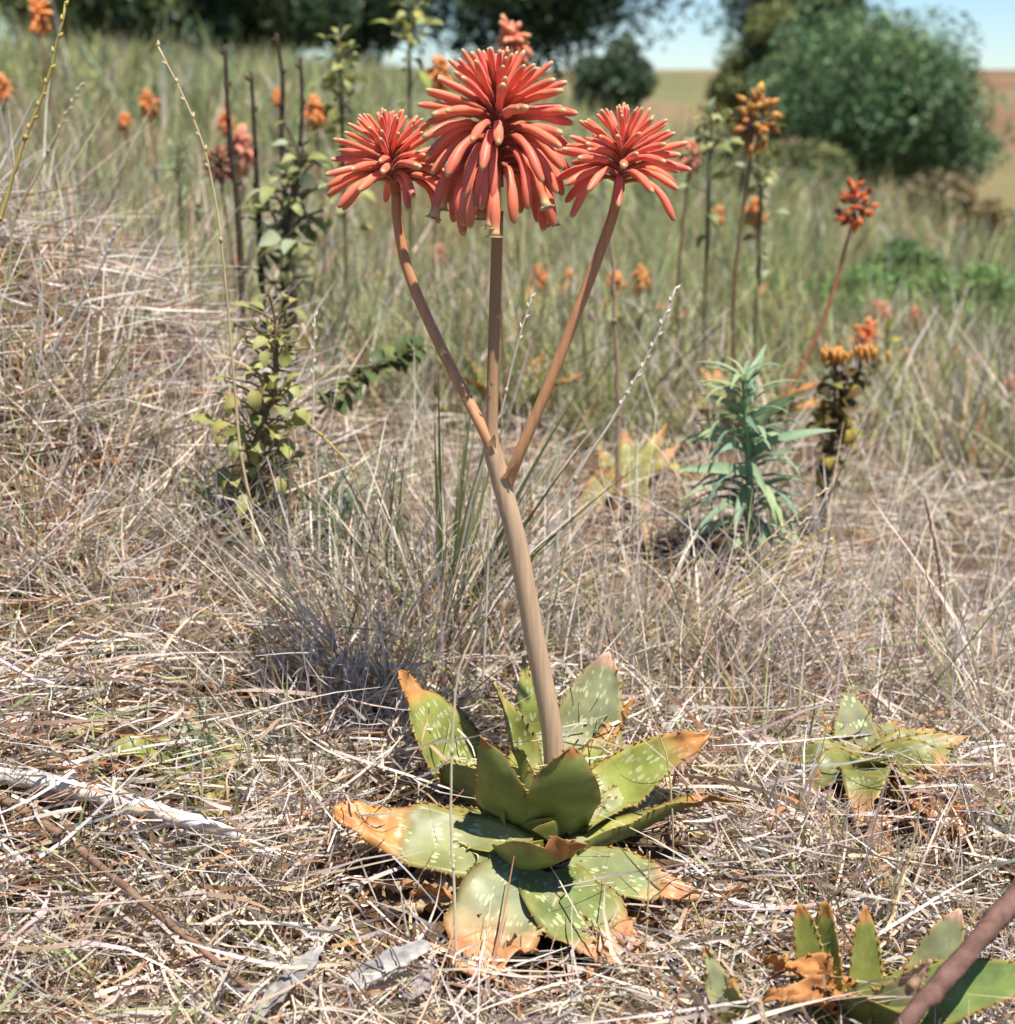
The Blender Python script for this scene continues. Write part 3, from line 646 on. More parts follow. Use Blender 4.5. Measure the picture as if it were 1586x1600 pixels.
# ------------------------------------------------------------------ herbs
def herb_leaf_mesh(name, w_, droop, fold, col, mat=None, n=6, rough=.0, seed=0):
    """A unit-long leaf along +Y, curving down, folded along its midrib."""
    rs = np.random.default_rng(seed); vs, cs, fs = [], [], []
    for i in range(n+1):
        t = i/n; ww = w_*.5*(math.sin(math.pi*min(1, (t*.94+.05))**.8)**.9)+.002
        ww *= 1+rough*rs.normal()
        for x in (-1, 0, 1):
            vs.append((x*ww, math.sin(t*droop)/droop, fold*abs(x)*ww-(1-math.cos(t*droop))/droop+.0)); cs.append(A(*col)*((1.12 if x == 0 else 1.)))
    for i in range(n):
        for j in range(2): a = i*3+j; fs.append([a, a+1, a+4, a+3])
    m = MB(); m.add(vs, fs, cs); return m.mesh(name, mat or M_HERB)
def place_leaf(me, parent, p, az, el, s, roll=0., name='leaf'):
    o = bpy.data.objects.new(name, me); COL.objects.link(o); o.parent = parent
    o.matrix_basis = Matrix.Translation(Vector(p)) @ Matrix.Rotation(az-math.pi/2, 4, 'Z') @ Matrix.Rotation(el, 4, 'X') @ Matrix.Rotation(roll, 4, 'Y') @ Matrix.Scale(s, 4)
def herb(name, label, cat, base, path, r, stemc, nleaf, meshes, lens, f0=.15, els=(-.2, .5), seed=0, pet=0., group=None):
    """stem path in world coordinates; leaves spiral up it"""
    rs = np.random.default_rng(seed); L = np.asarray(base, float)
    root = thing(name, label, cat, L, group)
    P = spline(path, 24); m = MB(); m.tube(P, np.linspace(r, r*.5, 24), A(*stemc), 7)
    for i in range(nleaf):
        f = f0+(1-f0)*(i+.5)/nleaf; k = min(f*23, 22.99); a = P[int(k)]; q = a+(P[int(k)+1]-a)*(k-int(k))
        az = i*2.399+rs.normal()*.3; el = els[0]+(els[1]-els[0])*f+rs.normal()*.18
        s = np.interp(f, [f0, (1+f0)/2, 1], lens)*(.8+.4*rs.random())
        if pet:
            pl = pet*s*rs.random()**.8; e2 = .5+rs.normal()*.4; d = A(math.cos(az)*math.cos(e2), math.sin(az)*math.cos(e2), math.sin(e2))
            q2 = q+d*pl; m.tube([q, q+d*pl*.5+A(0, 0, .06*pl), q2], r*.22, A(*stemc)*1.3, 4, False); q = q2; el += rs.normal()*.4
        place_leaf(meshes[i % len(meshes)], root, q-L, az+rs.normal()*(.5 if pet else .1), el, s, rs.normal()*.5)
    m.build('stem', M_STALK, root, L)
    return root
lan = [herb_leaf_mesh('lance_leaf', .125, .75+.3*i, .35, c, n=7) for i, c in enumerate([(.22, .31, .19), (.27, .36, .20), (.19, .28, .19), (.31, .38, .19)])]
rnd = [herb_leaf_mesh('round_leaf', .62, .9+.3*i, .25, c, n=6, rough=.06, seed=i) for i, c in enumerate([(.30, .30, .09), (.35, .34, .12), (.22, .24, .08), (.33, .29, .09)])]
rus = [herb_leaf_mesh('rusty_leaf', .55, 1.2+.5*i, .3, c, n=5, rough=.1, seed=i) for i, c in enumerate([(.12, .075, .03), (.24, .21, .04), (.09, .07, .03), (.32, .24, .04)])]
pal = [herb_leaf_mesh('pale_leaf', .5, .8+.4*i, .3, c, n=5, rough=.05, seed=i) for i, c in enumerate([(.30, .34, .20), (.27, .29, .10), (.19, .21, .07), (.36, .36, .15)])]
ylw = [herb_leaf_mesh('yellow_leaf', .6, .8, .2, c, n=5) for c in [(.40, .36, .05), (.3, .33, .08)]]

h = hit(1160, 905); Y = h[1]
herb('willow_leaved_herb', 'upright green herb with long drooping narrow leaves', 'plant', h, [h-A(0, 0, .01), at(1172, 800, Y), at(1168, 690, Y), at(1162, 585, Y)], .007, (.22, .32, .13), 96, lan, (.085, .11, .06), .15, (-.05, 1.0), 51)
h = hit(1290, 850); Y = h[1]
r1 = herb('rusty_stemmed_herb', 'dark spiky stem with rusty and yellow leaves topped by orange bloom', 'plant', h, [h-A(0, 0, .01), at(1288, 760, Y), at(1300, 690, Y), at(1303, 630, Y), at(1306, 560, Y)], .006, (.07, .05, .025), 70, rus, (.022, .04, .022), .2, (-.2, .7), 52, pet=.8)
m = MB(); m.tube(spline([at(1304, 665, Y), at(1330, 630, Y), at(1345, 565, Y)], 10), np.linspace(.005, .003, 10), A(.09, .06, .03), 6); m.build('side_stem', M_STALK, r1, h)
rs = np.random.default_rng(1)
for i in range(22):
    p = at(1304+41*i/22, 660-92*i/22, Y)-h; place_leaf(rus[i % 4], r1, p, i*2.4, .2+rs.normal()*.3, .03+.01*rs.random())
m = MB()
for i in range(44):
    p = at(1304+46*(i % 3 == 0), 556-4*(i % 3 == 0), Y)+rs.normal(size=3)*A(.014, .014, .004); m.tube([p-A(0, 0, .012), p, p+A(0, 0, .006), p+A(0, 0, .012)], [.001, .0025, .0042, .001], A(.62, .27, .05), 5)
m.build('bloom', M_PETAL, r1, h)['kind'] = 'stuff'
h = hit(385, 880); Y = h[1]
herb('round_leaved_herb', 'sprawling herb with round yellow-green leaves on the straw bank', 'plant', h, [h-A(0, 0, .01), at(392, 790, Y), at(398, 700, Y), at(428, 600, Y), at(432, 500, Y)], .006, (.14, .10, .05), 150, rnd, (.024, .028, .018), .12, (-.5, .6), 53, pet=2.6)
h = at(448, 520, 2.75); h[2] = gz(h[0], h[1])
Y = h[1]
herb('tall_weed', 'dark-stemmed tall weed with pale leaves in its lower half', 'plant', h, [h-A(0, 0, .01), at(446, 430, Y), at(455, 330, Y), at(470, 230, Y)], .010, (.06, .05, .03), 90, pal, (.04, .05, .03), .1, (-.5, .5), 54, pet=1.9)
for i, (pts, lab) in enumerate([
        ([(352, 70), (355, 150), (362, 240), (372, 330)], 'bare dark brown stalk standing before the salmon aloe flower'),
        ([(392, 112), (397, 190), (402, 290), (405, 350)], 'short bare brown stalk between the salmon flower and the tall weed'),
        ([(432, 52), (442, 130), (440, 220), (448, 340)], 'thick dark bare stalk rising out of the tall weed'),
        ([(470, 90), (472, 180), (465, 280), (458, 380)], 'dark bare stalk beside the leafy yellow-green spike')]):
    Yd = 2.7+.1*i; top = at(*pts[0], Yd); L = at(*pts[-1], Yd); L[2] = gz(L[0], L[1])-.01
    root = thing('dead_stalk', lab, 'stalk', L, 'bare dark stalks'); m = MB()
    P = spline([L]+[at(a, b, Yd) for a, b in pts[::-1]], 20); m.tube(P, np.linspace(.0062, .0032, 20), A(.06, .045, .03), 7); m.build('stem', M_WOOD, root, L)
    for j in range(5):
        k = 6+j*3; d = nrm(A(math.cos(j*2.4), math.sin(j*2.4), 1.)); m = MB(); m.tube([P[k], P[k]+d*.008, P[k]+d*.015], [.002, .0042, .0015], A(.07, .045, .03), 5); m.build('seed_capsule', M_WOOD, root, L)
for (bpx, Yd, pts, nl, ms, ln, lab, sd) in [
        (538, 3.4, [(536, 230), (533, 140), (528, 55)], 60, rnd[:3]+pal[1:2], (.06, .06, .04), 'leafy yellow-green spike with a rusty bud tip', 60),
        (640, 3.8, [(640, 120), (642, 60), (645, 10)], 40, pal+ylw, (.08, .07, .05), 'weed with bright yellow flowers above the tall coral head', 61),
        (1110, 3.4, [(1108, 280), (1112, 220), (1110, 170)], 34, pal, (.07, .07, .05), 'pale green leafy stem at the edge of the bushy tree', 62),
        (1190, 3.5, [(1188, 340), (1186, 270), (1192, 210)], 40, pal+rus[1:2], (.06, .06, .04), 'yellow-green leafy stem beneath the ragged seed head', 63),
        (280, 3.6, [(282, 330), (280, 270), (278, 225)], 40, lan, (.08, .08, .05), 'slim bright green stem in the pale slope grass', 64),
        (1380, 3.9, [(1378, 600), (1384, 545), (1386, 505)], 30, rus[1:]+ylw, (.05, .05, .03), 'yellow-leaved stem beneath the rust-orange aloe flower', 65)]:
    g = at(bpx, 300, Yd); L = A(g[0], Yd, gz(g[0], Yd))
    herb('leafy_stem', lab, 'plant', L, [L-A(0, 0, .01)]+[at(a, b, Yd) for a, b in pts], .006, (.15, .14, .06), nl, ms, [k*.62 for k in ln], .2, (-.1, .8), sd, pet=1.2)
# twig with paired leaflets leaning toward the flower branch
h = hit(470, 690); Y = h[1]-.25
L = A(*h); root = thing('leaflet_sprig', 'dark green sprig of small paired leaflets slanting behind the branch', 'plant', L)
P = spline([h, at(505, 640, Y), at(560, 590, Y), at(610, 565, Y), at(664, 538, Y)], 30); m = MB(); m.tube(P, np.linspace(.004, .002, 30), A(.14, .11, .05), 6); m.build('stem', M_STALK, root, L)
sprig = [herb_leaf_mesh('leaflet', .5, .7, .3, c, n=5) for c in [(.10, .135, .045), (.17, .2, .06), (.07, .10, .035)]]
for i in range(42):
    k = 8+int(i/2); az = math.pi*(.55 if i % 2 else -.45)+.4; place_leaf(sprig[i % 3], root, P[min(k, 29)]-L, az+rs.normal()*.3, .35+rs.normal()*.35, .034+.012*rs.random())
# feathery grey-green tuft
def tuft(name, label, cat, base, n, ln, w_, cols, spread, seed, up=1., mat=None, pname='blade', seg=6, curve=.5):
    rs = np.random.default_rng(seed); L = np.asarray(base, float); root = thing(name, label, cat, L)
    for i in range(n):
        az = rs.random()*6.283; tl = spread*(rs.random()**.7); l_ = ln*(.55+.6*rs.random())
        d = nrm(A(math.cos(az)*tl, math.sin(az)*tl, up)); b = L+A(math.cos(az), math.sin(az), 0)*.02*rs.random()+A(0, 0, -.005)
        bend = A(math.cos(az), math.sin(az), 0)*curve*tl-A(0, 0, curve*.6*tl)
        sd = nrm(np.cross(d, rs.normal(size=3))); vs, cs = [], []; c = A(*cols[rs.integers(len(cols))])*(.8+.4*rs.random())
        for k in range(seg+1):
            t = k/seg; p = b+d*l_*t+bend*l_*t*t; ww = w_*.5*(1-t**1.6)*(.7+.6*t*(1-t)*2)+.0003; nn = nrm(np.cross(sd, d))
            for x in (-1, 0, 1): vs.append(p+sd*x*ww+nn*abs(x)*ww*.4); cs.append(c)
        m = MB(); m.add(vs, [[k*3+j, k*3+j+1, k*3+j+4, k*3+j+3] for k in range(seg) for j in range(2)], cs)
        m.build(pname, mat or M_HERB, root, L)
    return root
h = hit(450, 905)
tuft('grey_herb', 'feathery silver-green herb tuft at the foot of the round-leaved herb', 'plant', h, 80, .22, .007, [(.27, .32, .24), (.32, .36, .28), (.2, .26, .18)], .8, 70)
h = hit(690, 1015)
tuft('green_grass_clump', 'dark green wiry grass clump behind the main flower stalk', 'grass', h, 60, .34, .008, [(.14, .17, .07), (.17, .19, .08), (.2, .19, .09), (.11, .14, .06), (.24, .24, .11)], .9, 71, curve=.2)
h = hit(585, 1000)
tuft('green_grass_clump', 'grey-green wiry grass clump nearer the straw bank', 'grass', h, 34, .26, .006, [(.15, .17, .08), (.2, .19, .1), (.12, .14, .06)], .9, 72, curve=.3)
h = hit(355, 1230)
tuft('green_grass_clump', 'small sage-green grass sprig over the bleached branch tip', 'grass', h, 18, .12, .006, [(.16, .24, .12), (.22, .3, .17)], .7, 73)

# ------------------------------------------------------------------ single straws that stand out
def stalk(label, pts, Y, width, col, name='grass_stalk', cat='grass stalk', group='single straws standing out of the grass', ears=0, dY=0., seed=0, mat=None):
    """pts from tip to base in picture pixels; the foot goes on down to the ground."""
    width *= 1.25; rs = np.random.default_rng(seed+int(pts[0][0])); n = len(pts)
    W = [at(a, b, Y+dY*(1-i/(n-1))) for i, (a, b) in enumerate(pts)]
    f = W[-1].copy(); g = gz(f[0], f[1])
    if f[2] > g+.01: d = nrm(W[-1]-W[-2]); f = f+d*A(.25, .0, 0)*(f[2]-g); f[2] = gz(f[0], f[1])-.005; W.append(f)
    L = W[-1].copy(); root = thing(name, label, cat, L, group)
    P = spline(W[::-1], 26); P[3:-1] += rs.normal(size=(22, 3))*width*.10
    m = MB(); m.tube(P, np.linspace(width*.55, width*.28, 26), A(*col), 6); m.build('stem', mat or M_STRAW, root, L)
    for i in range(ears):
        k = 25-i; d = nrm(P[k]-P[k-1]); s = nrm(np.cross(d, A(0, 1, 0)))*(1 if i % 2 else -1)
        m = MB(); q = P[k]-d*.004; dd = nrm(d+s*.45); e = .006+.002*rs.random()
        m.tube([q, q+dd*e*.4, q+dd*e], [width*.25, width*.55, width*.1], A(*col)*1.1, 5); m.build('spikelet', mat or M_STRAW, root, L)
    for j, k in enumerate((8, 15)):
        if k < len(P)-1 and name == 'grass_stalk':
            m = MB(); m.tube([P[k]-nrm(P[k+1]-P[k])*.003, P[k], P[k]+nrm(P[k+1]-P[k])*.003], [width*.5, width*.72, width*.5], A(*col)*.75, 6); m.build('node', mat or M_STRAW, root, L)
STW = (.66, .52, .30); PST = (.68, .60, .46); YST = (.55, .43, .13)
for i, (pts, Y, w_, c, lab, ears) in enumerate([
    ([(103, 2), (75, 125), (40, 215), (8, 320), (-10, 420)], 1.75, .0042, YST, 'thick golden grass stalk crossing the brown grass bank', 10),
    ([(245, 68), (302, 185), (335, 300), (358, 500), (374, 690), (392, 800)], 1.75, .0030, STW, 'very long arching pale straw before the brown seed head', 8),
    ([(492, 490), (490, 640), (498, 800), (497, 1010)], 1.80, .0030, PST, 'straight pale straw standing beside the round-leaved herb', 6),
    ([(413, 582), (470, 650), (522, 700), (560, 760)], 1.9, .0032, YST, 'yellow grass stem leaning across the straight pale straw', 0),
    ([(742, 985), (714, 1065), (704, 1250), (710, 1400), (714, 1590)], 1.17, .0021, (.78, .70, .50), 'long thin straw rising in front of the big spotted rosette', 0),
    ([(1057, 448), (1010, 560), (958, 655), (880, 800)], 1.72, .0034, PST, 'pale feathery straw slanting beyond the forked flower branch', 12),
    ([(832, 460), (803, 560), (785, 640), (770, 720)], 1.62, .0024, PST, 'short fine straw leaning behind the upright flower stem', 5),
    ([(953, 330), (960, 470), (966, 640)], 2.5, .0075, (.42, .30, .2), 'old brown aloe stalk standing behind the slanting branch', 0),
    ([(1292, 762), (1180, 862), (1085, 960)], 1.75, .0028, STW, 'uppermost golden straw slanting past the willow-leaved herb', 7),
    ([(1262, 808), (1170, 900), (1060, 1010)], 1.70, .0026, STW, 'golden straw parallel to and below the uppermost slanting one', 7),
    ([(1290, 825), (1210, 880), (1110, 960)], 1.78, .0022, YST, 'fine yellow straw slanting to the dark leafy rusty stem', 5),
    ([(1300, 840), (1210, 905), (1140, 950)], 1.80, .0022, STW, 'shortest of the slanting straws near the rusty stem foot', 5),
    ([(1190, 1240), (1170, 1290), (1150, 1340)], 1.30, .0024, PST, 'short bright straw end beside the drooping rust-tipped leaf', 0),
    ([(1440, 1245), (1425, 1320), (1398, 1405)], 1.22, .0026, STW, 'yellow straw hanging over the low rosette', 0),
    ([(1082, 1410), (1110, 1480), (1132, 1540), (1152, 1605)], 1.17, .0026, (.58, .46, .18), 'golden straw over the small scalloped aloe shoot', 0),
    ([(993, 1025), (1015, 1110), (1045, 1200)], 1.33, .0016, STW, 'hair-thin straw bending over the lit rosette leaf', 0),
    ([(625, 1385), (640, 1480), (662, 1600)], 1.17, .0022, PST, 'pale straw standing beside the bleached strap leaf', 0),
    ([(893, 1490), (898, 1560), (902, 1620)], 1.12, .0022, PST, 'upright pale straw under the cracked dry leaves', 0),
    ([(1015, 1330), (1012, 1410), (1006, 1520)], 1.16, .0018, STW, 'thin straw before the drooping orange-tipped leaf', 0),
    ([(185, 350), (150, 430), (110, 500), (60, 600)], 2.0, .0040, (.5, .45, .4), 'grey feathery straw leaning out of the bank top', 6),
    ([(70, 630), (40, 720), (0, 780)], 1.75, .0030, PST, 'pale bent straw resting on the shaded bank', 0),
    ([(445, 700), (420, 600), (330, 560)], 2.1, .0030, STW, 'fallen straw lying along the bank crest', 0),
    ([(128, 130), (98, 190), (60, 270), (20, 350)], 2.1, .0034, (.5, .42, .25), 'thin branching straw beside the thick golden one', 8),
    ([(640, 760), (600, 850), (575, 980)], 1.70, .0024, STW, 'straw leaning toward the bank in the wiry clump', 0),
    ([(590, 780), (640, 900), (660, 1010)], 1.66, .0024, PST, 'straw crossing the wiry clump toward the stalk', 0)]):
    stalk(lab, pts, Y, w_, c, ears=ears, seed=i)
stalk('thin dark red twig standing in pinkish grass', [(1445, 780), (1466, 880), (1470, 960), (1466, 1060)], 1.95, .0034, (.14, .06, .04), 'twig', 'twig', None, mat=M_WOOD)

# ------------------------------------------------------------------ fallen wood and straps
def branch(name, label, cat, pts, rad, col, mat, forks=(), knots=True, seed=0):
    rs = np.random.default_rng(seed); P = spline(pts, 28); L = P[0].copy(); root = thing(name, label, cat, L)
    P[1:] += rs.normal(size=(27, 3))*rad[0]*.10
    m = MB(); rr = np.interp(np.linspace(0, 1, 28), np.linspace(0, 1, len(rad)), rad)*(1+.06*rs.normal(size=28)); m.tube(P, rr, A(*col), 10); m.build('limb', mat, root, L)
    for fk in forks:
        F = spline(fk[0], 14); m = MB(); m.tube(F, np.linspace(fk[1], fk[1]*.5, 14), A(*col)*.9, 8); m.build('fork', mat, root, L)
    return root
branch('bleached_branch', 'bleached grey fallen branch lying across the straw', 'branch',
       [at(-60, 1208, 1.37), at(60, 1218, 1.36), at(180, 1248, 1.34), at(300, 1283, 1.32), at(375, 1305, 1.30)], [.009, .009, .0085, .007, .0045], (.58, .54, .50), M_WOOD,
       [([at(150, 1242, 1.345), at(70, 1240, 1.37), at(-40, 1242, 1.39)], .006)], seed=4)
branch('brown_twig', 'dark brown thin twig lying in straw below the bleached branch', 'twig',
       [at(-10, 1240, 1.33), at(90, 1300, 1.28), at(190, 1380, 1.24), at(310, 1480, 1.18), at(420, 1570, 1.13)], [.005, .004, .0035, .003, .002], (.20, .12, .08), M_WOOD, seed=5)
branch('leaning_stalk', 'thick reddish-brown fallen aloe stalk leaning over the upright aloe', 'stalk',
       [at(1660, 1330, 1.14), at(1582, 1410, 1.10), at(1530, 1468, 1.06), at(1470, 1535, 1.02), at(1400, 1615, .98)], [.0085, .0092, .0080, .0078, .007], (.14, .078, .062), M_WOOD, seed=6)
for (pts, w_, c, lab, sd) in [
        ([(542, 1545, 0), (600, 1510, .01), (672, 1474, .02)], .026, (.44, .41, .385), 'bleached white dry strap leaf with dark cross lines', 1),
        ([(395, 1590, -.02), (450, 1535, 0), (505, 1478, .02)], .022, (.38, .35, .33), 'grey-white dry strap leaf beside the bleached one', 2),
        ([(640, 1600, -.02), (660, 1550, 0), (672, 1505, .01)], .020, (.38, .32, .30), 'curled grey dry leaf scrap by the rosette foot', 3),
        ([(1010, 1300, .35), (1020, 860, .3), (1000, 900, .3)], .0, (0, 0, 0), '', 0)]:
    if not w_: continue
    rs = np.random.default_rng(sd); W = [at(a, b, 1.13+d) for a, b, d in pts]
    for p in W: p[2] = max(p[2], gz(p[0], p[1])+.045)
    L = W[0].copy(); root = thing('strap_leaf', lab, 'dry leaf', L); m = MB()
    aloe_leaf(m, W, w_, (-.3, -.5, .8), rs, chan=.25, thick=.03, dry=1.6, dryc=A(*c), spot=0, teeth=False, yedge=0, wave=.03, shape=.5, maxw=.6); m.build('blade', M_DRY, root, L)
    if sd == 1:
        for f in (.22, .45, .62):
            m = MB(); p = W[0]+(W[2]-W[0])*f; s = nrm(np.cross(W[2]-W[0], A(-.3, -.5, .8))); up = nrm(A(-.3, -.5, .8))
            k = [p+s*x*.011+up*(.004+.0035*x*x) for x in (-1, -.5, 0, .5, 1)]; m.tube(k, .0006, A(.08, .08, .09), 5); m.build('crack', M_WOOD, root, L)

# ------------------------------------------------------------------ grass (uncountable)
STRAWS = np.array([(.66, .55, .42), (.60, .49, .44), (.56, .51, .47), (.52, .37, .24), (.38, .19, .09), (.36, .37, .17), (.20, .14, .09), (.72, .64, .53)])
def ribbons(name, label, base, d0, ln, wd, bend, wig, col, seg, rs):
    n = len(base); t = np.linspace(0, 1, seg+1)
    sd = nrm(np.cross(d0, rs.normal(size=(n, 3))))
    sw = nrm(np.cross(d0, sd))
    ph = rs.random((n, 1))*6.28
    V = np.empty((n, seg+1, 2, 3), np.float32)
    for k, tt in enumerate(t):
        p = base+d0*(ln*tt)[:, None]+bend*(ln*tt*tt)[:, None]+(sw*np.sin(ph+tt*5.)-sw*np.sin(ph))*(wig*ln)[:, None]
        w_ = (wd*.5*(1-.8*tt**2.2))[:, None]
        ang = (tt*1.6*np.sin(ph*3))
        s2 = sd*np.cos(ang)+sw*np.sin(ang)
        V[:, k, 0] = p-s2*w_; V[:, k, 1] = p+s2*w_
    i = np.arange(n)[:, None]*((seg+1)*2); k = np.arange(seg)[None, :]*2; a = i+k
    F = np.stack([a, a+1, a+3, a+2], -1).reshape(-1, 4)
    c = np.repeat(col, (seg+1)*2, 0)
    o = obj(name, quads(name, V.reshape(-1, 3), F, c, M_STRAW)); tag(o, label, 'grass', None, 'stuff'); return o
def pick(rs, n, w_):
    w_ = np.array(w_, float); k = rs.choice(len(STRAWS), n, p=w_/w_.sum()); return STRAWS[k]*(.75+.5*rs.random((n, 1)))*(1+.035*rs.normal(size=(n, 3)))
LIVE = np.array([(.30, .36, .13), (.23, .30, .12), (.35, .37, .16), (.26, .33, .20), (.38, .35, .12)])
def greened(rs, x, y, c, prob):
    if prob is None: return c
    k = rs.random(len(x)) < prob(x, y)
    c = c.copy(); c[k] = LIVE[rs.integers(0, len(LIVE), k.sum())]*(.7+.6*rs.random((k.sum(), 1))); return c
def spread(rs, n, y0, y1, pw=1.0, margin=.35):
    u = rs.random(n)
    if pw == 1.0: y = 1/(1/y0+(1/y1-1/y0)*u)
    else: y = (y0**(1-pw)+(y1**(1-pw)-y0**(1-pw))*u)**(1/(1-pw))
    x = (rs.random(n)*2-1)*(y*.345+margin); return x, y
def clear(x, y, r=.14, cx=.03, cy=1.38): return ((x-cx)**2+(y-cy)**2) > r*r
KEEP = [(.01, 1.50, .10), (.033, 1.38, .15), (.035, 1.24, .14), (-.04, 1.28, .13), (.11, 1.34, .13)]
for px, py, r in ((1345, 1255, .05), (1365, 1300, .05), (1345, 1640, .09), (1300, 1600, .05), (1440, 1600, .06), (985, 800, .14), (960, 850, .12), (985, 900, .10), (980, 950, .06), (1160, 905, .06), (600, 1510, .05), (570, 1530, .05), (450, 1530, .04), (170, 1240, .03), (60, 1220, .03), (290, 1285, .03), (1130, 1600, .04)):
    q_ = hit(px, py); KEEP.append((q_[0], q_[1], r))
def keepout(x, y, k=1.):
    ok = np.ones(len(x), bool)
    for cx, cy, r in KEEP: ok &= ((x-cx)**2+(y-cy)**2) > (r*k)**2
    return ok
def mat_layer(seed, n, y0, y1, lmin, lmax, wmin, wmax, zmax, wts, name, label, tilt=.18, seg=4, flow=0., keep=.70):
    rs = np.random.default_rng(seed); x, y = spread(rs, n, y0, y1); ok = keepout(x, y, keep); x, y = x[ok], y[ok]; n = len(x)
    tus = .5+.5*vnoise(x*5, y*5, 21)
    z = terrain(x, y)+zmax*(rs.random(n)**1.2)*(.35+.9*tus)
    az = rs.random(n)*6.283
    if flow:      # the bank's straw has been combed sideways
        fl = np.exp(-(((x+.75)/.5)**2+((y-2.3)/.8)**2)); az = np.where(rs.random(n) < fl*flow, .05+rs.normal(size=n)*.45+np.pi*(rs.random(n) < .5), az)
    el = rs.normal(size=n)*tilt+.05
    d = np.stack([np.cos(az)*np.cos(el), np.sin(az)*np.cos(el), np.sin(el)], 1)
    ln = lmin+(lmax-lmin)*rs.random(n)**1.6; wd = wmin+(wmax-wmin)*rs.random(n)**2
    bend = rs.normal(size=(n, 3))*A(.35, .35, .15)
    ribbons(name, label, np.stack([x, y, z], 1), d, ln, wd, bend, .06*rs.random(n), pick(rs, n, wts), seg, rs)
def up_layer(seed, n, y0, y1, lmin, lmax, wmin, wmax, wts, name, label, lean=.6, seg=4, dens=None, clump=5., pw=1., margin=.35, keep=1.15, bendk=.3, green=None):
    rs = np.random.default_rng(seed); x, y = spread(rs, n, y0, y1, pw, margin); ok = keepout(x, y, keep)
    ok &= (.5+.5*vnoise(x*clump, y*clump, seed)) > rs.random(len(x))*.85
    if dens is not None: ok &= rs.random(len(x)) < dens(x, y)
    x, y = x[ok], y[ok]; n = len(x); z = terrain(x, y)-.004
    az = rs.random(n)*6.283; la = lean*rs.random(n)
    d = nrm(np.stack([np.cos(az)*la, np.sin(az)*la, np.ones(n)], 1))
    h = .5+.5*vnoise(x*clump*.8, y*clump*.8, seed+5)
    ln = (lmin+(lmax-lmin)*rs.random(n)**1.5)*(.6+.7*h); wd = wmin+(wmax-wmin)*rs.random(n)**2
    bend = np.stack([np.cos(az), np.sin(az), -.8*np.ones(n)], 1)*(bendk*rs.random((n, 1))**1.5)+rs.normal(size=(n, 3))*.10
    # nothing tall right between the camera and the rosette
    front = (y < 1.3) & (np.abs(x-.02) < .22); ln = np.where(front, ln*.45, ln)
    ribbons(name, label, np.stack([x, y, z], 1), d, ln, wd, bend, .03*rs.random(n), greened(rs, x, y, pick(rs, n, wts), green), seg, rs)
#        pale pink grey tan rust green dark bleached
mat_layer(201, 38000, .78, 3.4, .04, .145, .0017, .0044, .085, [4, 4, 4, 3.4, 1.8, .9, 1.6, 2.6], 'dry_grass', 'tangled dry straw covering the ground near the aloe', seg=4, flow=.8)
mat_layer(202, 13000, .78, 3.2, .02, .06, .003, .006, .03, [2, 3, 3, 4, 3, .6, 3, 1], 'grass_litter', 'broken brown grass litter between the straws', tilt=.3, seg=3, keep=.25)
up_layer(203, 21000, .78, 3.4, .05, .15, .0018, .0042, [4, 4, 4, 3.4, 1.8, 2, 1., 2.6], 'standing_straw', 'short upright dry straw around the aloe', lean=1.1, seg=4, keep=1.)
up_layer(204, 4800, 1.6, 3.4, .12, .27, .0015, .0034, [4, 4, 3, 2, .8, 3, .4, 3], 'tall_straw', 'tall thin dry straw behind the aloe', lean=.8, seg=5, clump=3.)
up_layer(205, 3600, .85, 3.4, .05, .16, .002, .0055, [0, 0, 0, 0, 0, 1, 0, 0], 'green_blades', 'sparse grey-green grass blades among the straw', lean=1., seg=4, clump=2.5)
up_layer(206, 52000, 3.0, 9.5, .10, .36, .003, .009, [3, 2.5, 2, 2.5, .8, 14, .8, 1], 'meadow_grass', 'half dry meadow grass on the middle slope', green=lambda x, y: np.clip(.15+.6*sstep(3.2, 6, y)-.25*sstep(.12, .3, x/y)*sstep(6, 4, y)+.35*vnoise(x*1.1, y*1.1, 55), 0, .92), lean=.7, seg=3, clump=1.6, margin=.8)
up_layer(207, 50000, 8.5, 60, .25, .6, .009, .030, [2, 1, 1, 2, .4, 20, .8, .3], 'slope_grass', 'olive and tan grass on the far slope', green=lambda x, y: np.clip(.55+.4*vnoise(x*.25, y*.25, 56), 0, .9), lean=.6, seg=2, clump=.5, margin=2., pw=1.3)
up_layer(208, 5000, 3.2, 9, .35, .7, .003, .007, [1, 1, .5, 4, 1.5, 7, 1.5, .3], 'bank_grass', 'tall brown grass along the bank top', lean=.5, seg=4, clump=1.6, margin=.8, dens=lambda x, y: sstep(-.06, -.22, x/y))
up_layer(209, 12000, 2.7, 9, .05, .18, .010, .022, [0, 0, 0, .6, .4, 6, .5, 0], 'meadow_weeds', 'low broad-leaved weeds mixed into the middle slope grass', lean=1.2, seg=3, clump=2.2, margin=.8, dens=lambda x, y: sstep(.05, .5, vnoise(x*1.3, y*1.3, 77)))
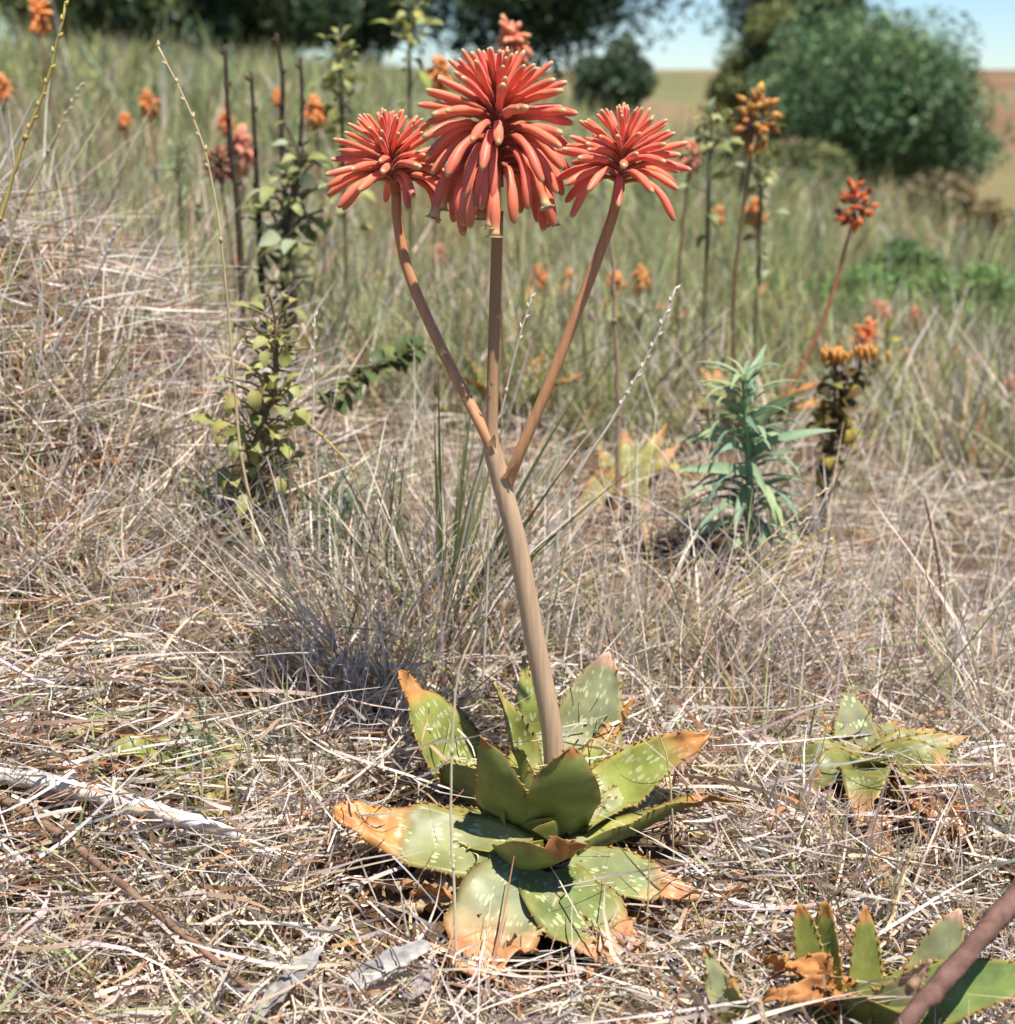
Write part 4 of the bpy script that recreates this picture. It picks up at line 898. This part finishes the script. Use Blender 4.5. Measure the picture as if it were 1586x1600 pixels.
def tussocks(seed, spots, name, label):
    """Dense fans of dry stems, each rising from one crown on the ground."""
    rs = np.random.default_rng(seed); B, Dv, Ln, Wd, Bd, Cc = [], [], [], [], [], []
    for (px, py, n, ln, lean, lx) in spots:
        n = int(n*.5); ln *= .85; c = hit(px, py); az = rs.random(n)*6.283; rr = .05*np.sqrt(rs.random(n)); x = c[0]+np.cos(az)*rr; y = c[1]+np.sin(az)*rr*.8
        a2 = az+rs.normal(size=n)*.7; la = lean*rs.random(n)**.8
        B.append(np.stack([x, y, terrain(x, y)-.004], 1)); Dv.append(nrm(np.stack([np.cos(a2)*la+lx, np.sin(a2)*la, np.ones(n)], 1)))
        Ln.append(ln*(.35+.75*rs.random(n))); Wd.append(.0018+.0030*rs.random(n)**2)
        Bd.append(np.stack([np.cos(a2), np.sin(a2), -.7*np.ones(n)], 1)*(.4*rs.random((n, 1))**1.5)+rs.normal(size=(n, 3))*.16)
        Cc.append(pick(rs, n, [4, 4, 3.5, 2.4, 1., 2.2, 1., 3]))
    ribbons(name, label, np.concatenate(B), np.concatenate(Dv), np.concatenate(Ln), np.concatenate(Wd), np.concatenate(Bd), .05*rs.random(sum(len(b) for b in B)), np.concatenate(Cc), 5, rs)
tussocks(301, [(640, 1120, 420, .30, .8, -.1), (710, 1050, 380, .34, .8, .0), (560, 1080, 380, .30, .8, -.15), (480, 1160, 320, .22, .8, -.2), (590, 1200, 260, .18, .8, -.1),
    (500, 1010, 300, .26, .8, -.1), (880, 1050, 340, .18, .9, .25), (960, 1060, 340, .15, .9, .5), (1050, 1010, 340, .24, 1., .6), (1130, 1060, 300, .22, 1., .6), 
    (1200, 1120, 260, .18, 1., .4), (790, 960, 300, .30, .8, .1), (430, 1330, 220, .14, .9, -.2), (380, 1430, 220, .13, .9, .1), (480, 1270, 240, .16, .8, 0), (1230, 1330, 200, .12, 1., .1), (1180, 1230, 200, .13, 1., .2), (300, 1060, 240, .16, 1., .3), (1400, 1100, 260, .18, 1., .2), (1560, 1200, 260, .18, 1., -.2)],
    'straw_tussocks', 'shaggy pale straw tussocks fanning out behind and beside the aloe')
tussocks(302, [(60+i*62, 640+((i*53) % 5)*62, 220, .20, 1.1, .45) for i in range(6)]+[(30+i*70, 880+((i*37) % 4)*45, 220, .17, 1.1, .35) for i in range(6)], 'bank_tussocks', 'drooping straw tussocks over the mound of the bank')
